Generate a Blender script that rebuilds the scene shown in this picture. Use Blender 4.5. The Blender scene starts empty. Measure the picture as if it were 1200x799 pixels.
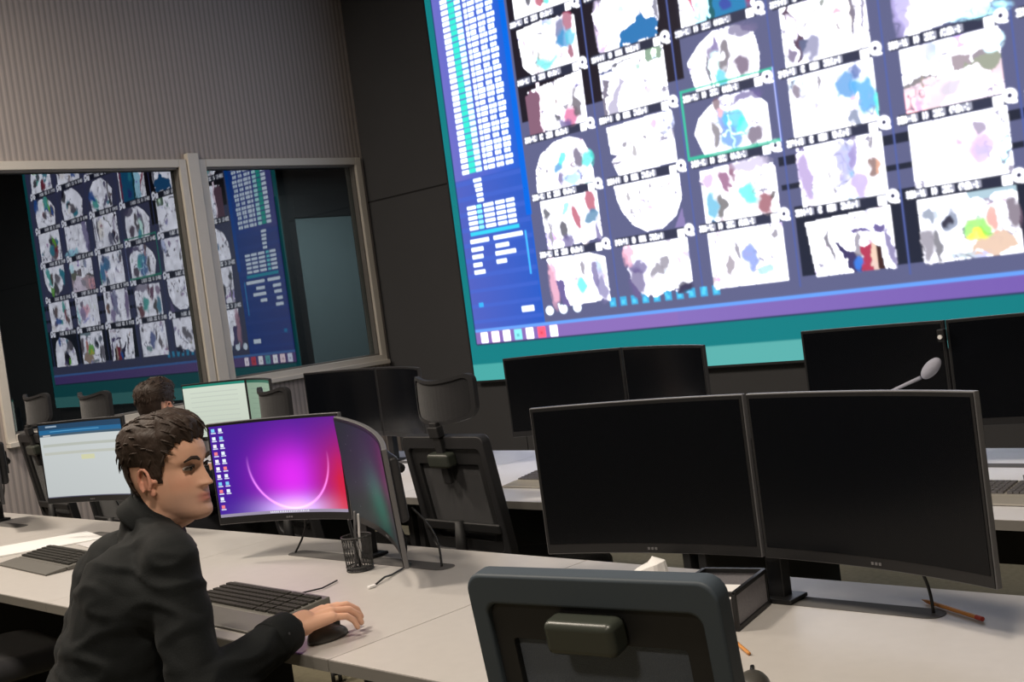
import bpy, bmesh, math, random
import numpy as np
from mathutils import Matrix, Vector, noise
PI = math.pi
random.seed(7)
rng = np.random.default_rng(7)
S = bpy.context.scene
COL = S.collection

# ------------------------------------------------------------------ camera, view, world, room lights
CAM_H = 1.46
_yaw, _pitch, _roll = math.radians(-44.612), math.radians(-2.116), math.radians(-7.570)
_f = Vector((math.sin(_yaw) * math.cos(_pitch), math.cos(_yaw) * math.cos(_pitch), math.sin(_pitch)))
_r = Vector((math.cos(_yaw), -math.sin(_yaw), 0))
_u = _r.cross(_f)
_rr = _r * math.cos(_roll) + _u * math.sin(_roll)
_uu = -_r * math.sin(_roll) + _u * math.cos(_roll)
cam_data = bpy.data.cameras.new('camera')
cam = bpy.data.objects.new('camera', cam_data)
COL.objects.link(cam)
cam.matrix_world = Matrix(((_rr.x, _uu.x, -_f.x, 0), (_rr.y, _uu.y, -_f.y, 0), (_rr.z, _uu.z, -_f.z, CAM_H), (0, 0, 0, 1)))
cam_data.sensor_width = 36
cam_data.lens = 36 * 1389.3 / 1200
cam_data.clip_start = 0.05
S.camera = cam
S.view_settings.view_transform = 'Standard'
S.view_settings.look = 'None'
S.view_settings.gamma = 1
S.view_settings.use_curve_mapping = False
S.view_settings.exposure = 0.0
world = bpy.data.worlds.new('dim_room_ambient')
world.use_nodes = True
world.node_tree.nodes['Background'].inputs[0].default_value = (0.9, 0.92, 1.0, 1)
world.node_tree.nodes['Background'].inputs[1].default_value = 0.02
S.world = world

WARM = (1.0, 0.88, 0.74)
# ceiling panels: centre x, y, watts
CEIL_Z = 4.02
PANELS = [(-6.4, 1.3, 122), (-3.3, 0.5, 98), (-0.6, 0.5, 74), (-0.6, -2.2, 60)]
SCREEN_GAIN = 1.3


def area(name, loc, size, watts, color):
    d = bpy.data.lights.new(name, 'AREA')
    d.shape = 'SQUARE'
    d.size = size
    d.energy = watts
    d.color = color
    o = bpy.data.objects.new(name, d)
    o.location = loc
    COL.objects.link(o)
    return o


for _x, _y, _w in PANELS:
    area('ceiling_panel_lamp', (_x, _y, CEIL_Z - 0.035), 0.55, _w, WARM)
area('next_room_fill', (-8.4, 7.0, 2.95), 0.5, 75, (0.85, 0.97, 1.0))  # unseen fill light, added to brighten the door behind the glass


# ------------------------------------------------------------------ materials
def mat(name, color, rough=0.5, metal=0.0, spec=0.5, var=0.0, scale=8.0, bump=0.0, bscale=60.0, stretch=None, coat=0.0, sheen=0.0):
    m = bpy.data.materials.new(name)
    m.use_nodes = True
    nt = m.node_tree
    b = nt.nodes['Principled BSDF']
    b.inputs['Base Color'].default_value = (*color, 1)
    b.inputs['Roughness'].default_value = rough
    b.inputs['Metallic'].default_value = metal
    b.inputs['Specular IOR Level'].default_value = spec
    b.inputs['Coat Weight'].default_value = coat
    b.inputs['Sheen Weight'].default_value = sheen
    tc = nt.nodes.new('ShaderNodeTexCoord')
    mp = nt.nodes.new('ShaderNodeMapping')
    nt.links.new(tc.outputs['Object'], mp.inputs[0])
    if stretch:
        mp.inputs['Scale'].default_value = stretch
    n = nt.nodes.new('ShaderNodeTexNoise')
    n.inputs['Scale'].default_value = scale
    n.inputs['Detail'].default_value = 4
    nt.links.new(mp.outputs[0], n.inputs['Vector'])
    mr = nt.nodes.new('ShaderNodeMapRange')
    v = var if var else 0.04
    mr.inputs['To Min'].default_value = 1 - v
    mr.inputs['To Max'].default_value = 1 + v
    nt.links.new(n.outputs['Fac'], mr.inputs['Value'])
    mx = nt.nodes.new('ShaderNodeVectorMath')
    mx.operation = 'SCALE'
    mx.inputs[0].default_value = color
    nt.links.new(mr.outputs[0], mx.inputs['Scale'])
    nt.links.new(mx.outputs[0], b.inputs['Base Color'])
    if bump:
        n2 = nt.nodes.new('ShaderNodeTexNoise')
        n2.inputs['Scale'].default_value = bscale
        nt.links.new(mp.outputs[0], n2.inputs['Vector'])
        bp = nt.nodes.new('ShaderNodeBump')
        bp.inputs['Strength'].default_value = bump
        bp.inputs['Distance'].default_value = 0.004
        nt.links.new(n2.outputs['Fac'], bp.inputs['Height'])
        nt.links.new(bp.outputs[0], b.inputs['Normal'])
    return m


def emit_attr_mat(name, gain, base=(0.01, 0.01, 0.012)):
    m = bpy.data.materials.new(name)
    m.use_nodes = True
    nt = m.node_tree
    b = nt.nodes['Principled BSDF']
    b.inputs['Base Color'].default_value = (*base, 1)
    b.inputs['Roughness'].default_value = 0.4
    b.inputs['Specular IOR Level'].default_value = 0.15
    a = nt.nodes.new('ShaderNodeAttribute')
    a.attribute_name = 'pixels'
    nt.links.new(a.outputs['Color'], b.inputs['Emission Color'])
    b.inputs['Emission Strength'].default_value = gain
    return m


def wave_mat(name, color, dark, freq, axis='Y', rough=0.7, lo=0.35, bump=0.4):
    """fine vertical ribs: a wave across one world axis"""
    m = bpy.data.materials.new(name)
    m.use_nodes = True
    nt = m.node_tree
    b = nt.nodes['Principled BSDF']
    b.inputs['Roughness'].default_value = rough
    b.inputs['Specular IOR Level'].default_value = 0.3
    tc = nt.nodes.new('ShaderNodeTexCoord')
    w = nt.nodes.new('ShaderNodeTexWave')
    w.bands_direction = axis
    w.inputs['Scale'].default_value = freq
    w.inputs['Distortion'].default_value = 0.15
    w.inputs['Detail'].default_value = 1
    nt.links.new(tc.outputs['Object'], w.inputs['Vector'])
    cr = nt.nodes.new('ShaderNodeValToRGB')
    cr.color_ramp.elements[0].position = 0.15
    cr.color_ramp.elements[0].color = (*dark, 1)
    cr.color_ramp.elements[1].position = 0.55
    cr.color_ramp.elements[1].color = (*color, 1)
    nt.links.new(w.outputs['Fac'], cr.inputs[0])
    nt.links.new(cr.outputs[0], b.inputs['Base Color'])
    bp = nt.nodes.new('ShaderNodeBump')
    bp.inputs['Strength'].default_value = bump
    bp.inputs['Distance'].default_value = 0.004
    nt.links.new(w.outputs['Fac'], bp.inputs['Height'])
    nt.links.new(bp.outputs[0], b.inputs['Normal'])
    return m


def carpet_mat():
    m = mat('carpet_tile', (0.20, 0.18, 0.125), 0.95, spec=0.1, var=0.25, scale=40, bump=0.6, bscale=300)
    return m


def mesh_fabric_mat(name, color):
    m = mat(name, color, 0.75, spec=0.25, var=0.12, scale=260, bump=0.5, bscale=500, sheen=0.2)
    return m


M = {}
M['carpet'] = carpet_mat()
M['ceiling'] = mat('ceiling_paint', (0.11, 0.11, 0.115), 0.9)
M['wall_ribbed'] = wave_mat('ribbed_wall_panel', (0.39, 0.345, 0.325), (0.285, 0.255, 0.245), 8.0)
M['wall_dark'] = mat('dark_wall_panel', (0.070, 0.070, 0.074), 0.75, spec=0.25, var=0.08, scale=2)
M['seam'] = mat('panel_joint', (0.012, 0.012, 0.013), 0.9)
M['wall_plain'] = mat('back_wall_paint', (0.12, 0.115, 0.11), 0.8)
M['frame'] = mat('window_frame_paint', (0.60, 0.56, 0.50), 0.45, var=0.05)
M['frame_edge'] = mat('window_frame_inner_edge', (0.16, 0.15, 0.14), 0.6)  # darker strip between frame and pane
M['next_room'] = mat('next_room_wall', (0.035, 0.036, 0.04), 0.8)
M['next_door'] = mat('next_room_door', (0.17, 0.21, 0.22), 0.6)
M['desk'] = mat('desk_laminate', (0.50, 0.475, 0.45), 0.42, spec=0.45, var=0.05, scale=30)
M['desk_white'] = mat('white_desk_laminate', (0.80, 0.80, 0.83), 0.42, spec=0.45, var=0.03, scale=30)
M['desk_edge'] = mat('desk_edge_band', (0.20, 0.19, 0.175), 0.5)
M['desk_under'] = mat('desk_frame_steel', (0.02, 0.02, 0.022), 0.6)
M['grommet'] = mat('cable_slot_brush', (0.09, 0.085, 0.08), 0.8)
M['black'] = mat('black_plastic', (0.010, 0.010, 0.011), 0.45, spec=0.4)
M['screen_off'] = mat('switched_off_screen', (0.003, 0.0036, 0.005), 0.22, spec=0.16, var=0.05)
M['silver'] = mat('silver_grey_rim', (0.125, 0.124, 0.13), 0.4, spec=0.5)
M['rim_dark'] = mat('dark_grey_rim', (0.03, 0.03, 0.033), 0.45)
M['cable'] = mat('black_cable', (0.008, 0.008, 0.008), 0.5)
M['key_body'] = mat('keyboard_shell', (0.115, 0.11, 0.098), 0.5)
M['key_body_light'] = mat('grey_keyboard_shell', (0.35, 0.33, 0.29), 0.5)
M['keycap'] = mat('keycaps', (0.040, 0.038, 0.034), 0.8, spec=0.2)
M['keycap_grey'] = mat('grey_keycaps', (0.13, 0.125, 0.13), 0.45)
M['mouse'] = mat('mouse_shell', (0.06, 0.057, 0.05), 0.4)
M['chair_shell'] = mat('chair_shell_grey_blue', (0.050, 0.065, 0.080), 0.55, spec=0.35)
M['chair_dark'] = mat('chair_dark_plastic', (0.010, 0.010, 0.011), 0.6)
M['chair_mesh'] = mesh_fabric_mat('chair_mesh_grey_blue', (0.095, 0.112, 0.14))
M['chair_shell_black'] = mat('chair_shell_charcoal', (0.021, 0.021, 0.023), 0.5, spec=0.35)
M['chair_mesh_black'] = mesh_fabric_mat('chair_mesh_charcoal', (0.016, 0.016, 0.019))
M['headrest'] = mesh_fabric_mat('headrest_mesh', (0.010, 0.010, 0.012))
M['block'] = mat('bracket_olive_black', (0.035, 0.040, 0.032), 0.35)
M['chrome'] = mat('brushed_metal', (0.35, 0.35, 0.37), 0.3, metal=0.8)
M['wheel'] = mat('caster_rubber', (0.015, 0.015, 0.015), 0.7)
M['white'] = mat('white_paper', (0.80, 0.79, 0.78), 0.8)
M['cream'] = mat('cream_paper', (0.62, 0.60, 0.60), 0.8)
M['orange'] = mat('orange_wood', (0.62, 0.26, 0.06), 0.5)
M['red'] = mat('red_plastic', (0.45, 0.05, 0.03), 0.5)
M['tray_panel'] = mat('grey_mesh_panel', (0.27, 0.26, 0.28), 0.6, var=0.2, scale=200)
M['pencup'] = mat('wire_mesh_cup', (0.03, 0.03, 0.03), 0.5)
M['silver_wrap'] = mat('crumpled_plastic_wrap', (0.25, 0.25, 0.30), 0.25, spec=0.8)
M['skin'] = mat('skin', (0.56, 0.31, 0.21), 0.55, var=0.07, scale=20)
M['hair'] = mat('dark_brown_hair', (0.036, 0.023, 0.017), 0.6, spec=0.3, var=0.5, scale=60, bump=0.8, bscale=160, stretch=(1, 0.35, 0.35))
M['shirt'] = mat('black_shirt_cloth', (0.0075, 0.0088, 0.0092), 0.8, spec=0.15, sheen=0.03, bump=0.2, bscale=300)
M['trousers'] = mat('dark_trousers', (0.012, 0.012, 0.016), 0.8)
M['shoe'] = mat('black_leather', (0.01, 0.01, 0.01), 0.4)
M['eye_white'] = mat('eye_white', (0.36, 0.33, 0.30), 0.3)
M['iris'] = mat('dark_iris', (0.02, 0.012, 0.01), 0.2)
M['lamp_frame'] = mat('lamp_frame_white', (0.6, 0.6, 0.6), 0.5)
M['mic'] = mat('grey_foam_windscreen', (0.42, 0.43, 0.52), 0.9, bump=0.5)


def glass_mat():
    m = bpy.data.materials.new('dark_reflective_glass')
    m.use_nodes = True
    nt = m.node_tree
    nt.nodes.remove(nt.nodes['Principled BSDF'])
    out = nt.nodes['Material Output']
    t = nt.nodes.new('ShaderNodeBsdfTransparent')
    t.inputs[0].default_value = (0.55, 0.58, 0.58, 1)
    g = nt.nodes.new('ShaderNodeBsdfGlossy')
    g.inputs['Color'].default_value = (0.92, 0.95, 1.0, 1)
    g.inputs['Roughness'].default_value = 0.0
    mx = nt.nodes.new('ShaderNodeMixShader')
    lw = nt.nodes.new('ShaderNodeFresnel')
    lw.inputs[0].default_value = 2.3
    ge = nt.nodes.new('ShaderNodeNewGeometry')
    ml = nt.nodes.new('ShaderNodeMath')
    ml.operation = 'MULTIPLY_ADD'
    ml.inputs[1].default_value = -1.0
    ml.inputs[2].default_value = 1.0
    nt.links.new(ge.outputs['Backfacing'], ml.inputs[0])
    m2 = nt.nodes.new('ShaderNodeMath')
    m2.operation = 'MULTIPLY'
    nt.links.new(lw.outputs[0], m2.inputs[0])
    nt.links.new(ml.outputs[0], m2.inputs[1])
    nt.links.new(m2.outputs[0], mx.inputs[0])
    nt.links.new(t.outputs[0], mx.inputs[1])
    nt.links.new(g.outputs[0], mx.inputs[2])
    nt.links.new(mx.outputs[0], out.inputs[0])
    return m


M['glass'] = glass_mat()


def lamp_mat():
    m = bpy.data.materials.new('lamp_diffuser')
    m.use_nodes = True
    b = m.node_tree.nodes['Principled BSDF']
    b.inputs['Base Color'].default_value = (0.8, 0.8, 0.8, 1)
    b.inputs['Emission Color'].default_value = (*WARM, 1)
    b.inputs['Emission Strength'].default_value = 2.0
    return m


M['lamp'] = lamp_mat()


# ------------------------------------------------------------------ mesh helpers
class MB:
    def __init__(self):
        self.v = []
        self.f = []

    def add(self, vs, fs, mtx=None):
        o = len(self.v)
        if mtx is not None:
            vs = [tuple(mtx @ Vector(p)) for p in vs]
        self.v += [tuple(p) for p in vs]
        self.f += [tuple(i + o for i in f) for f in fs]
        return self

    def box(self, x0, x1, y0, y1, z0, z1, mtx=None):
        vs = [(x0, y0, z0), (x1, y0, z0), (x1, y1, z0), (x0, y1, z0), (x0, y0, z1), (x1, y0, z1), (x1, y1, z1), (x0, y1, z1)]
        fs = [(3, 2, 1, 0), (4, 5, 6, 7), (0, 1, 5, 4), (1, 2, 6, 5), (2, 3, 7, 6), (3, 0, 4, 7)]
        return self.add(vs, fs, mtx)

    def tube(self, pts, rad, n=10, mtx=None, cap='flat'):
        pts = [Vector(p) for p in pts]
        if not hasattr(rad, '__len__'):
            rad = [rad] * len(pts)
        rings = []
        for i, p in enumerate(pts):
            d = (pts[min(i + 1, len(pts) - 1)] - pts[max(i - 1, 0)]).normalized()
            if i == 0:
                a = Vector((0, 0, 1)) if abs(d.z) < 0.9 else Vector((1, 0, 0))
                s = d.cross(a).normalized()
            else:
                s = (s - d * s.dot(d)).normalized()
            t = d.cross(s)
            rings.append([(p + (s * math.cos(2 * PI * k / n) + t * math.sin(2 * PI * k / n)) * rad[i]) for k in range(n)])
        vs = [q for r in rings for q in r]
        fs = []
        for i in range(len(rings) - 1):
            for k in range(n):
                fs.append((i * n + k, i * n + (k + 1) % n, (i + 1) * n + (k + 1) % n, (i + 1) * n + k))
        fs.append(tuple(reversed(range(n))))
        fs.append(tuple((len(rings) - 1) * n + k for k in range(n)))
        return self.add(vs, fs, mtx)

    def capsule(self, a, b, ra, rb, n=20, m=5, mtx=None):
        """tapered limb with round ends"""
        a, b = Vector(a), Vector(b)
        d = (b - a).normalized()
        pts, rad = [], []
        for i in range(m):
            t = PI / 2 * (1 - i / m)
            pts.append(a - d * ra * math.sin(t))
            rad.append(max(ra * math.cos(t), ra * 0.06))
        pts.append(a)
        rad.append(ra)
        pts.append(b)
        rad.append(rb)
        for i in range(1, m + 1):
            t = PI / 2 * i / m
            pts.append(b + d * rb * math.sin(t))
            rad.append(max(rb * math.cos(t), rb * 0.06))
        return self.tube(pts, rad, n, mtx)

    def ellipsoid(self, c, r, n=24, m=14, mtx=None):
        vs, fs = [], []
        for i in range(m + 1):
            t = PI * i / m
            st = max(math.sin(t), 0.01)
            for k in range(n):
                a = 2 * PI * k / n
                vs.append((c[0] + r[0] * st * math.cos(a), c[1] + r[1] * st * math.sin(a), c[2] + r[2] * math.cos(t)))
        for i in range(m):
            for k in range(n):
                fs.append((i * n + k, (i + 1) * n + k, (i + 1) * n + (k + 1) % n, i * n + (k + 1) % n))
        fs.append(tuple(range(n)))
        fs.append(tuple(reversed([m * n + k for k in range(n)])))
        return self.add(vs, fs, mtx)

    def lathe(self, prof, n=24, mtx=None, c=(0, 0)):
        vs, fs = [], []
        for r, z in prof:
            for k in range(n):
                a = 2 * PI * k / n
                vs.append((c[0] + r * math.cos(a), c[1] + r * math.sin(a), z))
        for i in range(len(prof) - 1):
            for k in range(n):
                fs.append((i * n + k, i * n + (k + 1) % n, (i + 1) * n + (k + 1) % n, (i + 1) * n + k))
        fs.append(tuple(reversed(range(n))))
        fs.append(tuple((len(prof) - 1) * n + k for k in range(n)))
        return self.add(vs, fs, mtx)

    def ring_plate(self, outer, inner, y0, y1, mtx=None):
        """frame between two loops given as (x, z) with the same count, thickness along y"""
        n = len(outer)
        vs = [(x, y0, z) for x, z in outer] + [(x, y0, z) for x, z in inner] + [(x, y1, z) for x, z in outer] + [(x, y1, z) for x, z in inner]
        fs = []
        for k in range(n):
            j = (k + 1) % n
            fs += [(k, j, n + j, n + k), (2 * n + k, 3 * n + k, 3 * n + j, 2 * n + j), (k, 2 * n + k, 2 * n + j, j), (n + k, n + j, 3 * n + j, 3 * n + k)]
        return self.add(vs, fs, mtx)

    def plate(self, loop, y0, y1, mtx=None):
        n = len(loop)
        vs = [(x, y0, z) for x, z in loop] + [(x, y1, z) for x, z in loop]
        fs = [tuple(range(n)), tuple(reversed(range(n, 2 * n)))]
        for k in range(n):
            j = (k + 1) % n
            fs.append((k, n + k, n + j, j))
        return self.add(vs, fs, mtx)

    def mesh(self, name, smooth=False):
        me = bpy.data.meshes.new(name)
        me.from_pydata(self.v, [], self.f)
        bm = bmesh.new()
        bm.from_mesh(me)
        bmesh.ops.recalc_face_normals(bm, faces=bm.faces)
        bm.to_mesh(me)
        bm.free()
        if smooth:
            me.polygons.foreach_set('use_smooth', [True] * len(me.polygons))
        return me

    def build(self, name, m, parent=None, bevel=0.0, smooth=False, loc=None, seg=2):
        me = self.mesh(name, smooth or bevel > 0)
        me.materials.append(M[m] if isinstance(m, str) else m)
        o = bpy.data.objects.new(name, me)
        COL.objects.link(o)
        if parent is not None:
            o.parent = parent
        if loc is not None:
            o.location = loc
        if bevel:
            b = o.modifiers.new('bevel', 'BEVEL')
            b.width = bevel
            b.segments = seg
            b.limit_method = 'ANGLE'
            b.harden_normals = True
        return o


def rrect(x0, x1, z0, z1, r, n=6, top=None):
    """rounded rectangle loop in x, z; r may be (bottom, top)"""
    rb, rt = (r if hasattr(r, '__len__') else (r, r))
    out = []
    for cx, cz, a0, rr in ((x1 - rt, z1 - rt, 0, rt), (x0 + rt, z1 - rt, 90, rt), (x0 + rb, z0 + rb, 180, rb), (x1 - rb, z0 + rb, 270, rb)):
        for k in range(n + 1):
            a = math.radians(a0 + 90 * k / n)
            out.append((cx + rr * math.cos(a), cz + rr * math.sin(a)))
    return out


def tag(o, label=None, cat=None, group=None, kind=None):
    if label:
        o['label'] = label
    if cat:
        o['category'] = cat
    if group:
        o['group'] = group
    if kind:
        o['kind'] = kind
    return o


def thing(name, label, cat, loc=(0, 0, 0), rot=(0, 0, 0), group=None):
    o = bpy.data.objects.new(name, None)
    o.empty_display_size = 0.1
    COL.objects.link(o)
    o.location = loc
    o.rotation_euler = rot
    return tag(o, label, cat, group)


def children_of(o):
    return [c for c in list(bpy.data.objects) if c.parent is o]


def copy_tree(o, parent=None):
    c = o.copy()
    COL.objects.link(c)
    c.parent = parent
    for ch in children_of(o):
        copy_tree(ch, c)
    return c


def dup(o, loc, rot, label, group=None):
    c = copy_tree(o)
    c.location = loc
    c.rotation_euler = rot
    c['label'] = label
    if group:
        c['group'] = group
    return c


# ------------------------------------------------------------------ room shell
D = 6.0          # front wall
LX = -7.30       # left wall
RX, BY = 3.2, -3.6


def struct(name, mb, m, parent=None, **k):
    o = mb.build(name, m, parent, **k)
    if parent is None:
        o['kind'] = 'structure'
    return o


struct('floor', MB().box(LX - 0.2, RX, BY, D + 0.0, -0.1, 0.0), 'carpet')
struct('ceiling', MB().box(LX - 0.2, RX, BY, D, CEIL_Z, CEIL_Z + 0.1), 'ceiling')
struct('wall_front', MB().box(LX - 0.14, RX, D, D + 0.15, -0.1, CEIL_Z + 0.1), 'wall_dark')
jb = MB()
for xx in (-5.9, -4.4, -2.9, -1.4, 0.1, 1.6):
    jb.box(xx - 0.003, xx + 0.003, D - 0.002, D + 0.01, 0.0, 2.34)
jb.box(LX, RX, D - 0.002, D + 0.01, 2.340, 2.352)
struct('trim_1', jb, 'seam')
struct('wall_right', MB().box(RX, RX + 0.15, BY, D, -0.1, CEIL_Z + 0.1), 'wall_plain')
struct('wall_back', MB().box(-11.2, RX + 0.15, BY - 0.15, BY, -0.1, CEIL_Z + 0.1), 'wall_plain')

# left wall with two window openings
WZ0, WZ1 = 1.04, 2.70
SILL = [0.97, 1.09]
WIN = [(2.93, 4.42), (4.52, 5.96)]       # y ranges, outer edge of the frames
lw = MB()
lw.box(LX - 0.14, LX, BY, D, WZ1, CEIL_Z)
lw.box(LX - 0.14, LX, BY, 4.47, 0, SILL[0])
lw.box(LX - 0.14, LX, 4.47, D, 0, SILL[1])
lw.box(LX - 0.14, LX, BY, WIN[0][0], SILL[0], WZ1)
lw.box(LX - 0.14, LX, WIN[0][1], WIN[1][0], SILL[1] - 0.2, WZ1)
lw.box(LX - 0.14, LX, WIN[1][1], D, SILL[1], WZ1)
struct('wall_left', lw, 'wall_ribbed')
for i, (a, b) in enumerate(WIN):
    e = bpy.data.objects.new('window_%d' % (i + 1), None)
    COL.objects.link(e)
    e.location = (LX, (a + b) / 2, SILL[i])
    e['kind'] = 'structure'
    w, h = (b - a) / 2, WZ1 - SILL[i]
    t = 0.055
    fr = MB()
    fr.box(-0.12, 0.03, -w, -w + t, 0, h)
    fr.box(-0.12, 0.03, w - t, w, 0, h)
    fr.box(-0.12, 0.03, -w + t, w - t, h - t, h)
    fr.box(-0.12, 0.03, -w + t, w - t, 0, t)
    struct('window_frame', fr, 'frame', e, bevel=0.004)
    bd = MB()
    q = t + 0.012
    bd.box(-0.05, 0.005, -w + t, -w + q, t, h - t)
    bd.box(-0.05, 0.005, w - q, w - t, t, h - t)
    bd.box(-0.05, 0.005, -w + t, w - t, h - q, h - t)
    bd.box(-0.05, 0.005, -w + t, w - t, t, q)
    struct('window_gasket', bd, 'frame_edge', e)
    struct('window_sill', MB().box(-0.10, 0.06, -w, w, -0.02, 0.012), 'frame', e, bevel=0.004)
    struct('window_pane', MB().box(-0.045, -0.039, -w + t, w - t, t, h - t), 'glass', e)
# cover strip between the two windows
struct('trim_2', MB().box(LX - 0.01, LX + 0.045, WIN[0][1] + 0.006, WIN[1][0] - 0.006, WZ0 - 0.02, WZ1 + 0.04), 'frame', bevel=0.004)

# the dim room behind the glass
nr = MB()
nr.box(-9.9, LX - 0.14, BY, 9.0, -0.1, 0.0)
nr.box(-9.9, LX - 0.14, BY, 9.0, 3.0, 3.1)
nr.box(-9.9, -9.8, BY, 9.0, 0.0, 3.0)
nr.box(-9.8, LX - 0.14, 9.0, 9.1, 0.0, 3.0)
nr.box(LX - 0.14, LX, D + 0.15, 9.0, 0.0, 3.0)
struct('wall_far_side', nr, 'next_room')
dd = bpy.data.objects.new('door_1', None)
COL.objects.link(dd)
dd.location = (-9.8, 7.45, 0)
dd['kind'] = 'structure'
MB().box(0.0, 0.04, -0.40, 0.36, 0.0, 2.52).build('door_leaf', 'next_door', dd, bevel=0.003)
dfm = MB()
dfm.box(0.0, 0.06, -0.58, -0.40, 0.0, 2.75)
dfm.box(0.0, 0.06, 0.36, 0.50, 0.0, 2.75)
dfm.box(0.0, 0.06, -0.40, 0.36, 2.52, 2.75)
dfm.build('door_frame', 'rim_dark', dd, bevel=0.003)
dh = MB()
dh.tube([(0.04, -0.33, 1.05), (0.085, -0.33, 1.05), (0.09, -0.22, 1.05)], 0.009, 10)
dh.build('door_handle', 'chrome', dd, smooth=True)

# ------------------------------------------------------------------ framebuffer drawing (what the screens show)
class FB:
    """linear-light picture over a rectangle measured in metres: x right, z up"""
    def __init__(self, x0, x1, z0, z1, ppm, bg):
        self.x0, self.z1 = x0, z1
        self.w = int(round((x1 - x0) * ppm))
        self.h = int(round((z1 - z0) * ppm))
        self.x1, self.z0 = x1, z0
        self.a = np.zeros((self.h, self.w, 3))
        self.a[:] = bg
        self.sx = self.w / (x1 - x0)
        self.sz = self.h / (z1 - z0)

    def win(self, xa, xb, za, zb):
        i0 = max(0, int((xa - self.x0) * self.sx))
        i1 = min(self.w, int((xb - self.x0) * self.sx) + 1)
        j0 = max(0, int((self.z1 - zb) * self.sz))
        j1 = min(self.h, int((self.z1 - za) * self.sz) + 1)
        if i1 <= i0 or j1 <= j0:
            return None
        X = self.x0 + (np.arange(i0, i1) + 0.5) / self.sx
        Z = self.z1 - (np.arange(j0, j1) + 0.5) / self.sz
        return (slice(j0, j1), slice(i0, i1)), *np.meshgrid(X, Z)

    def put(self, sl, m, c):
        m = m[..., None]
        self.a[sl] = self.a[sl] * (1 - m) + np.asarray(c) * m

    def rect(self, xa, xb, za, zb, c, al=1.0):
        r = self.win(xa, xb, za, zb)
        if r is None:
            return
        sl, X, Z = r
        m = ((X >= xa) & (X <= xb) & (Z >= za) & (Z <= zb)) * al
        self.put(sl, m.astype(float), c)

    def ell(self, cx, cz, rx, rz, c, soft=0.15, al=1.0, ang=0.0):
        R = max(rx, rz) * 1.3
        r = self.win(cx - R, cx + R, cz - R, cz + R)
        if r is None:
            return
        sl, X, Z = r
        ca, sa = math.cos(ang), math.sin(ang)
        u = ((X - cx) * ca + (Z - cz) * sa) / rx
        v = (-(X - cx) * sa + (Z - cz) * ca) / rz
        d = np.sqrt(u * u + v * v)
        self.put(sl, np.clip((1 - d) / soft + 0.5, 0, 1) * al, c)

    def poly(self, pts, c, al=1.0):
        xs = [p[0] for p in pts]
        zs = [p[1] for p in pts]
        r = self.win(min(xs), max(xs), min(zs), max(zs))
        if r is None:
            return
        sl, X, Z = r
        ins = np.zeros(X.shape, bool)
        n = len(pts)
        for i in range(n):
            xa, za = pts[i]
            xb, zb = pts[(i + 1) % n]
            if za == zb:
                continue
            c1 = ((za > Z) != (zb > Z)) & (X < (xb - xa) * (Z - za) / (zb - za) + xa)
            ins ^= c1
        self.put(sl, ins * float(al), c)


GL = {'A': ('0110', '1001', '1111', '1001', '1001'), 'B': ('1110', '1001', '1110', '1001', '1110'), 'C': ('0111', '1000', '1000', '1000', '0111'),
      'D': ('1110', '1001', '1001', '1001', '1110'), 'E': ('1111', '1000', '1110', '1000', '1111'), 'H': ('1001', '1001', '1111', '1001', '1001'),
      'K': ('1001', '1010', '1100', '1010', '1001'), 'M': ('1001', '1111', '1111', '1001', '1001'), 'N': ('1001', '1101', '1111', '1011', '1001'),
      'R': ('1110', '1001', '1110', '1010', '1001'), '0': ('1111', '1001', '1001', '1001', '1111'), '1': ('0110', '0010', '0010', '0010', '0111'),
      '2': ('1110', '0001', '0110', '1000', '1111'), '3': ('1111', '0001', '0111', '0001', '1111'), '4': ('1001', '1001', '1111', '0001', '0001'),
      '8': ('1111', '1001', '0110', '1001', '1111'), '-': ('0000', '0000', '1111', '0000', '0000'), ' ': ('0000',) * 5, 'd': ('0001', '0001', '0111', '1001', '0111'),
      'a': ('0000', '0110', '0011', '1011', '0111'), 'l': ('0100', '0100', '0100', '0100', '0110'), 'b': ('1000', '1000', '1110', '1001', '1110'),
      'u': ('0000', '1001', '1001', '1001', '0111')}


def text(fb, s, x, z, hgt, c, adv=0.95):
    """small bitmap lettering, top left at x, z"""
    p = hgt / 5
    for ch in s:
        g = GL.get(ch, GL['0'])
        for j, row in enumerate(g):
            for i, q in enumerate(row):
                if q == '1':
                    fb.rect(x + i * p * adv, x + (i + 1) * p * adv, z - (j + 1) * p, z - j * p, c)
        x += 5 * p * adv
    return x


W = (2.3, 2.3, 2.5)
GREY = (0.55, 0.50, 0.62)
DK = (0.05, 0.04, 0.09)
CY = (0.10, 0.85, 1.15)
BL = (0.08, 0.34, 1.25)
RD = (0.95, 0.10, 0.22)
PK = (1.4, 0.75, 1.0)
TQ = (0.15, 1.4, 1.25)
VI = (0.35, 0.28, 0.70)
BR = (0.55, 0.34, 0.34)
GR = (0.5, 1.6, 0.15)
YE = (1.6, 1.6, 0.2)

# video wall ------------------------------------------------------------------
VX0, VX1, VZ0, VZ1 = -6.286, -1.43, 0.886, 3.80
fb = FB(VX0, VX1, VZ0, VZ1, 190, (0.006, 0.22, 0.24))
fb.rect(VX0, VX1, 0.886, 1.005, (0.07, 0.42, 0.40))
fb.rect(-4.6, VX1, 0.886, 1.005, (0.11, 0.46, 0.44))
# application window
AX0, AX1 = -6.212, -1.50
GX, GZ, GDX, GDZ = -5.486, 1.732, 0.660, 0.389
fb.rect(AX0, AX1, 1.25, VZ1, (0.13, 0.14, 0.28))  # black gaps lifted to slate blue: camera haze on the LEDs, painted in
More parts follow.
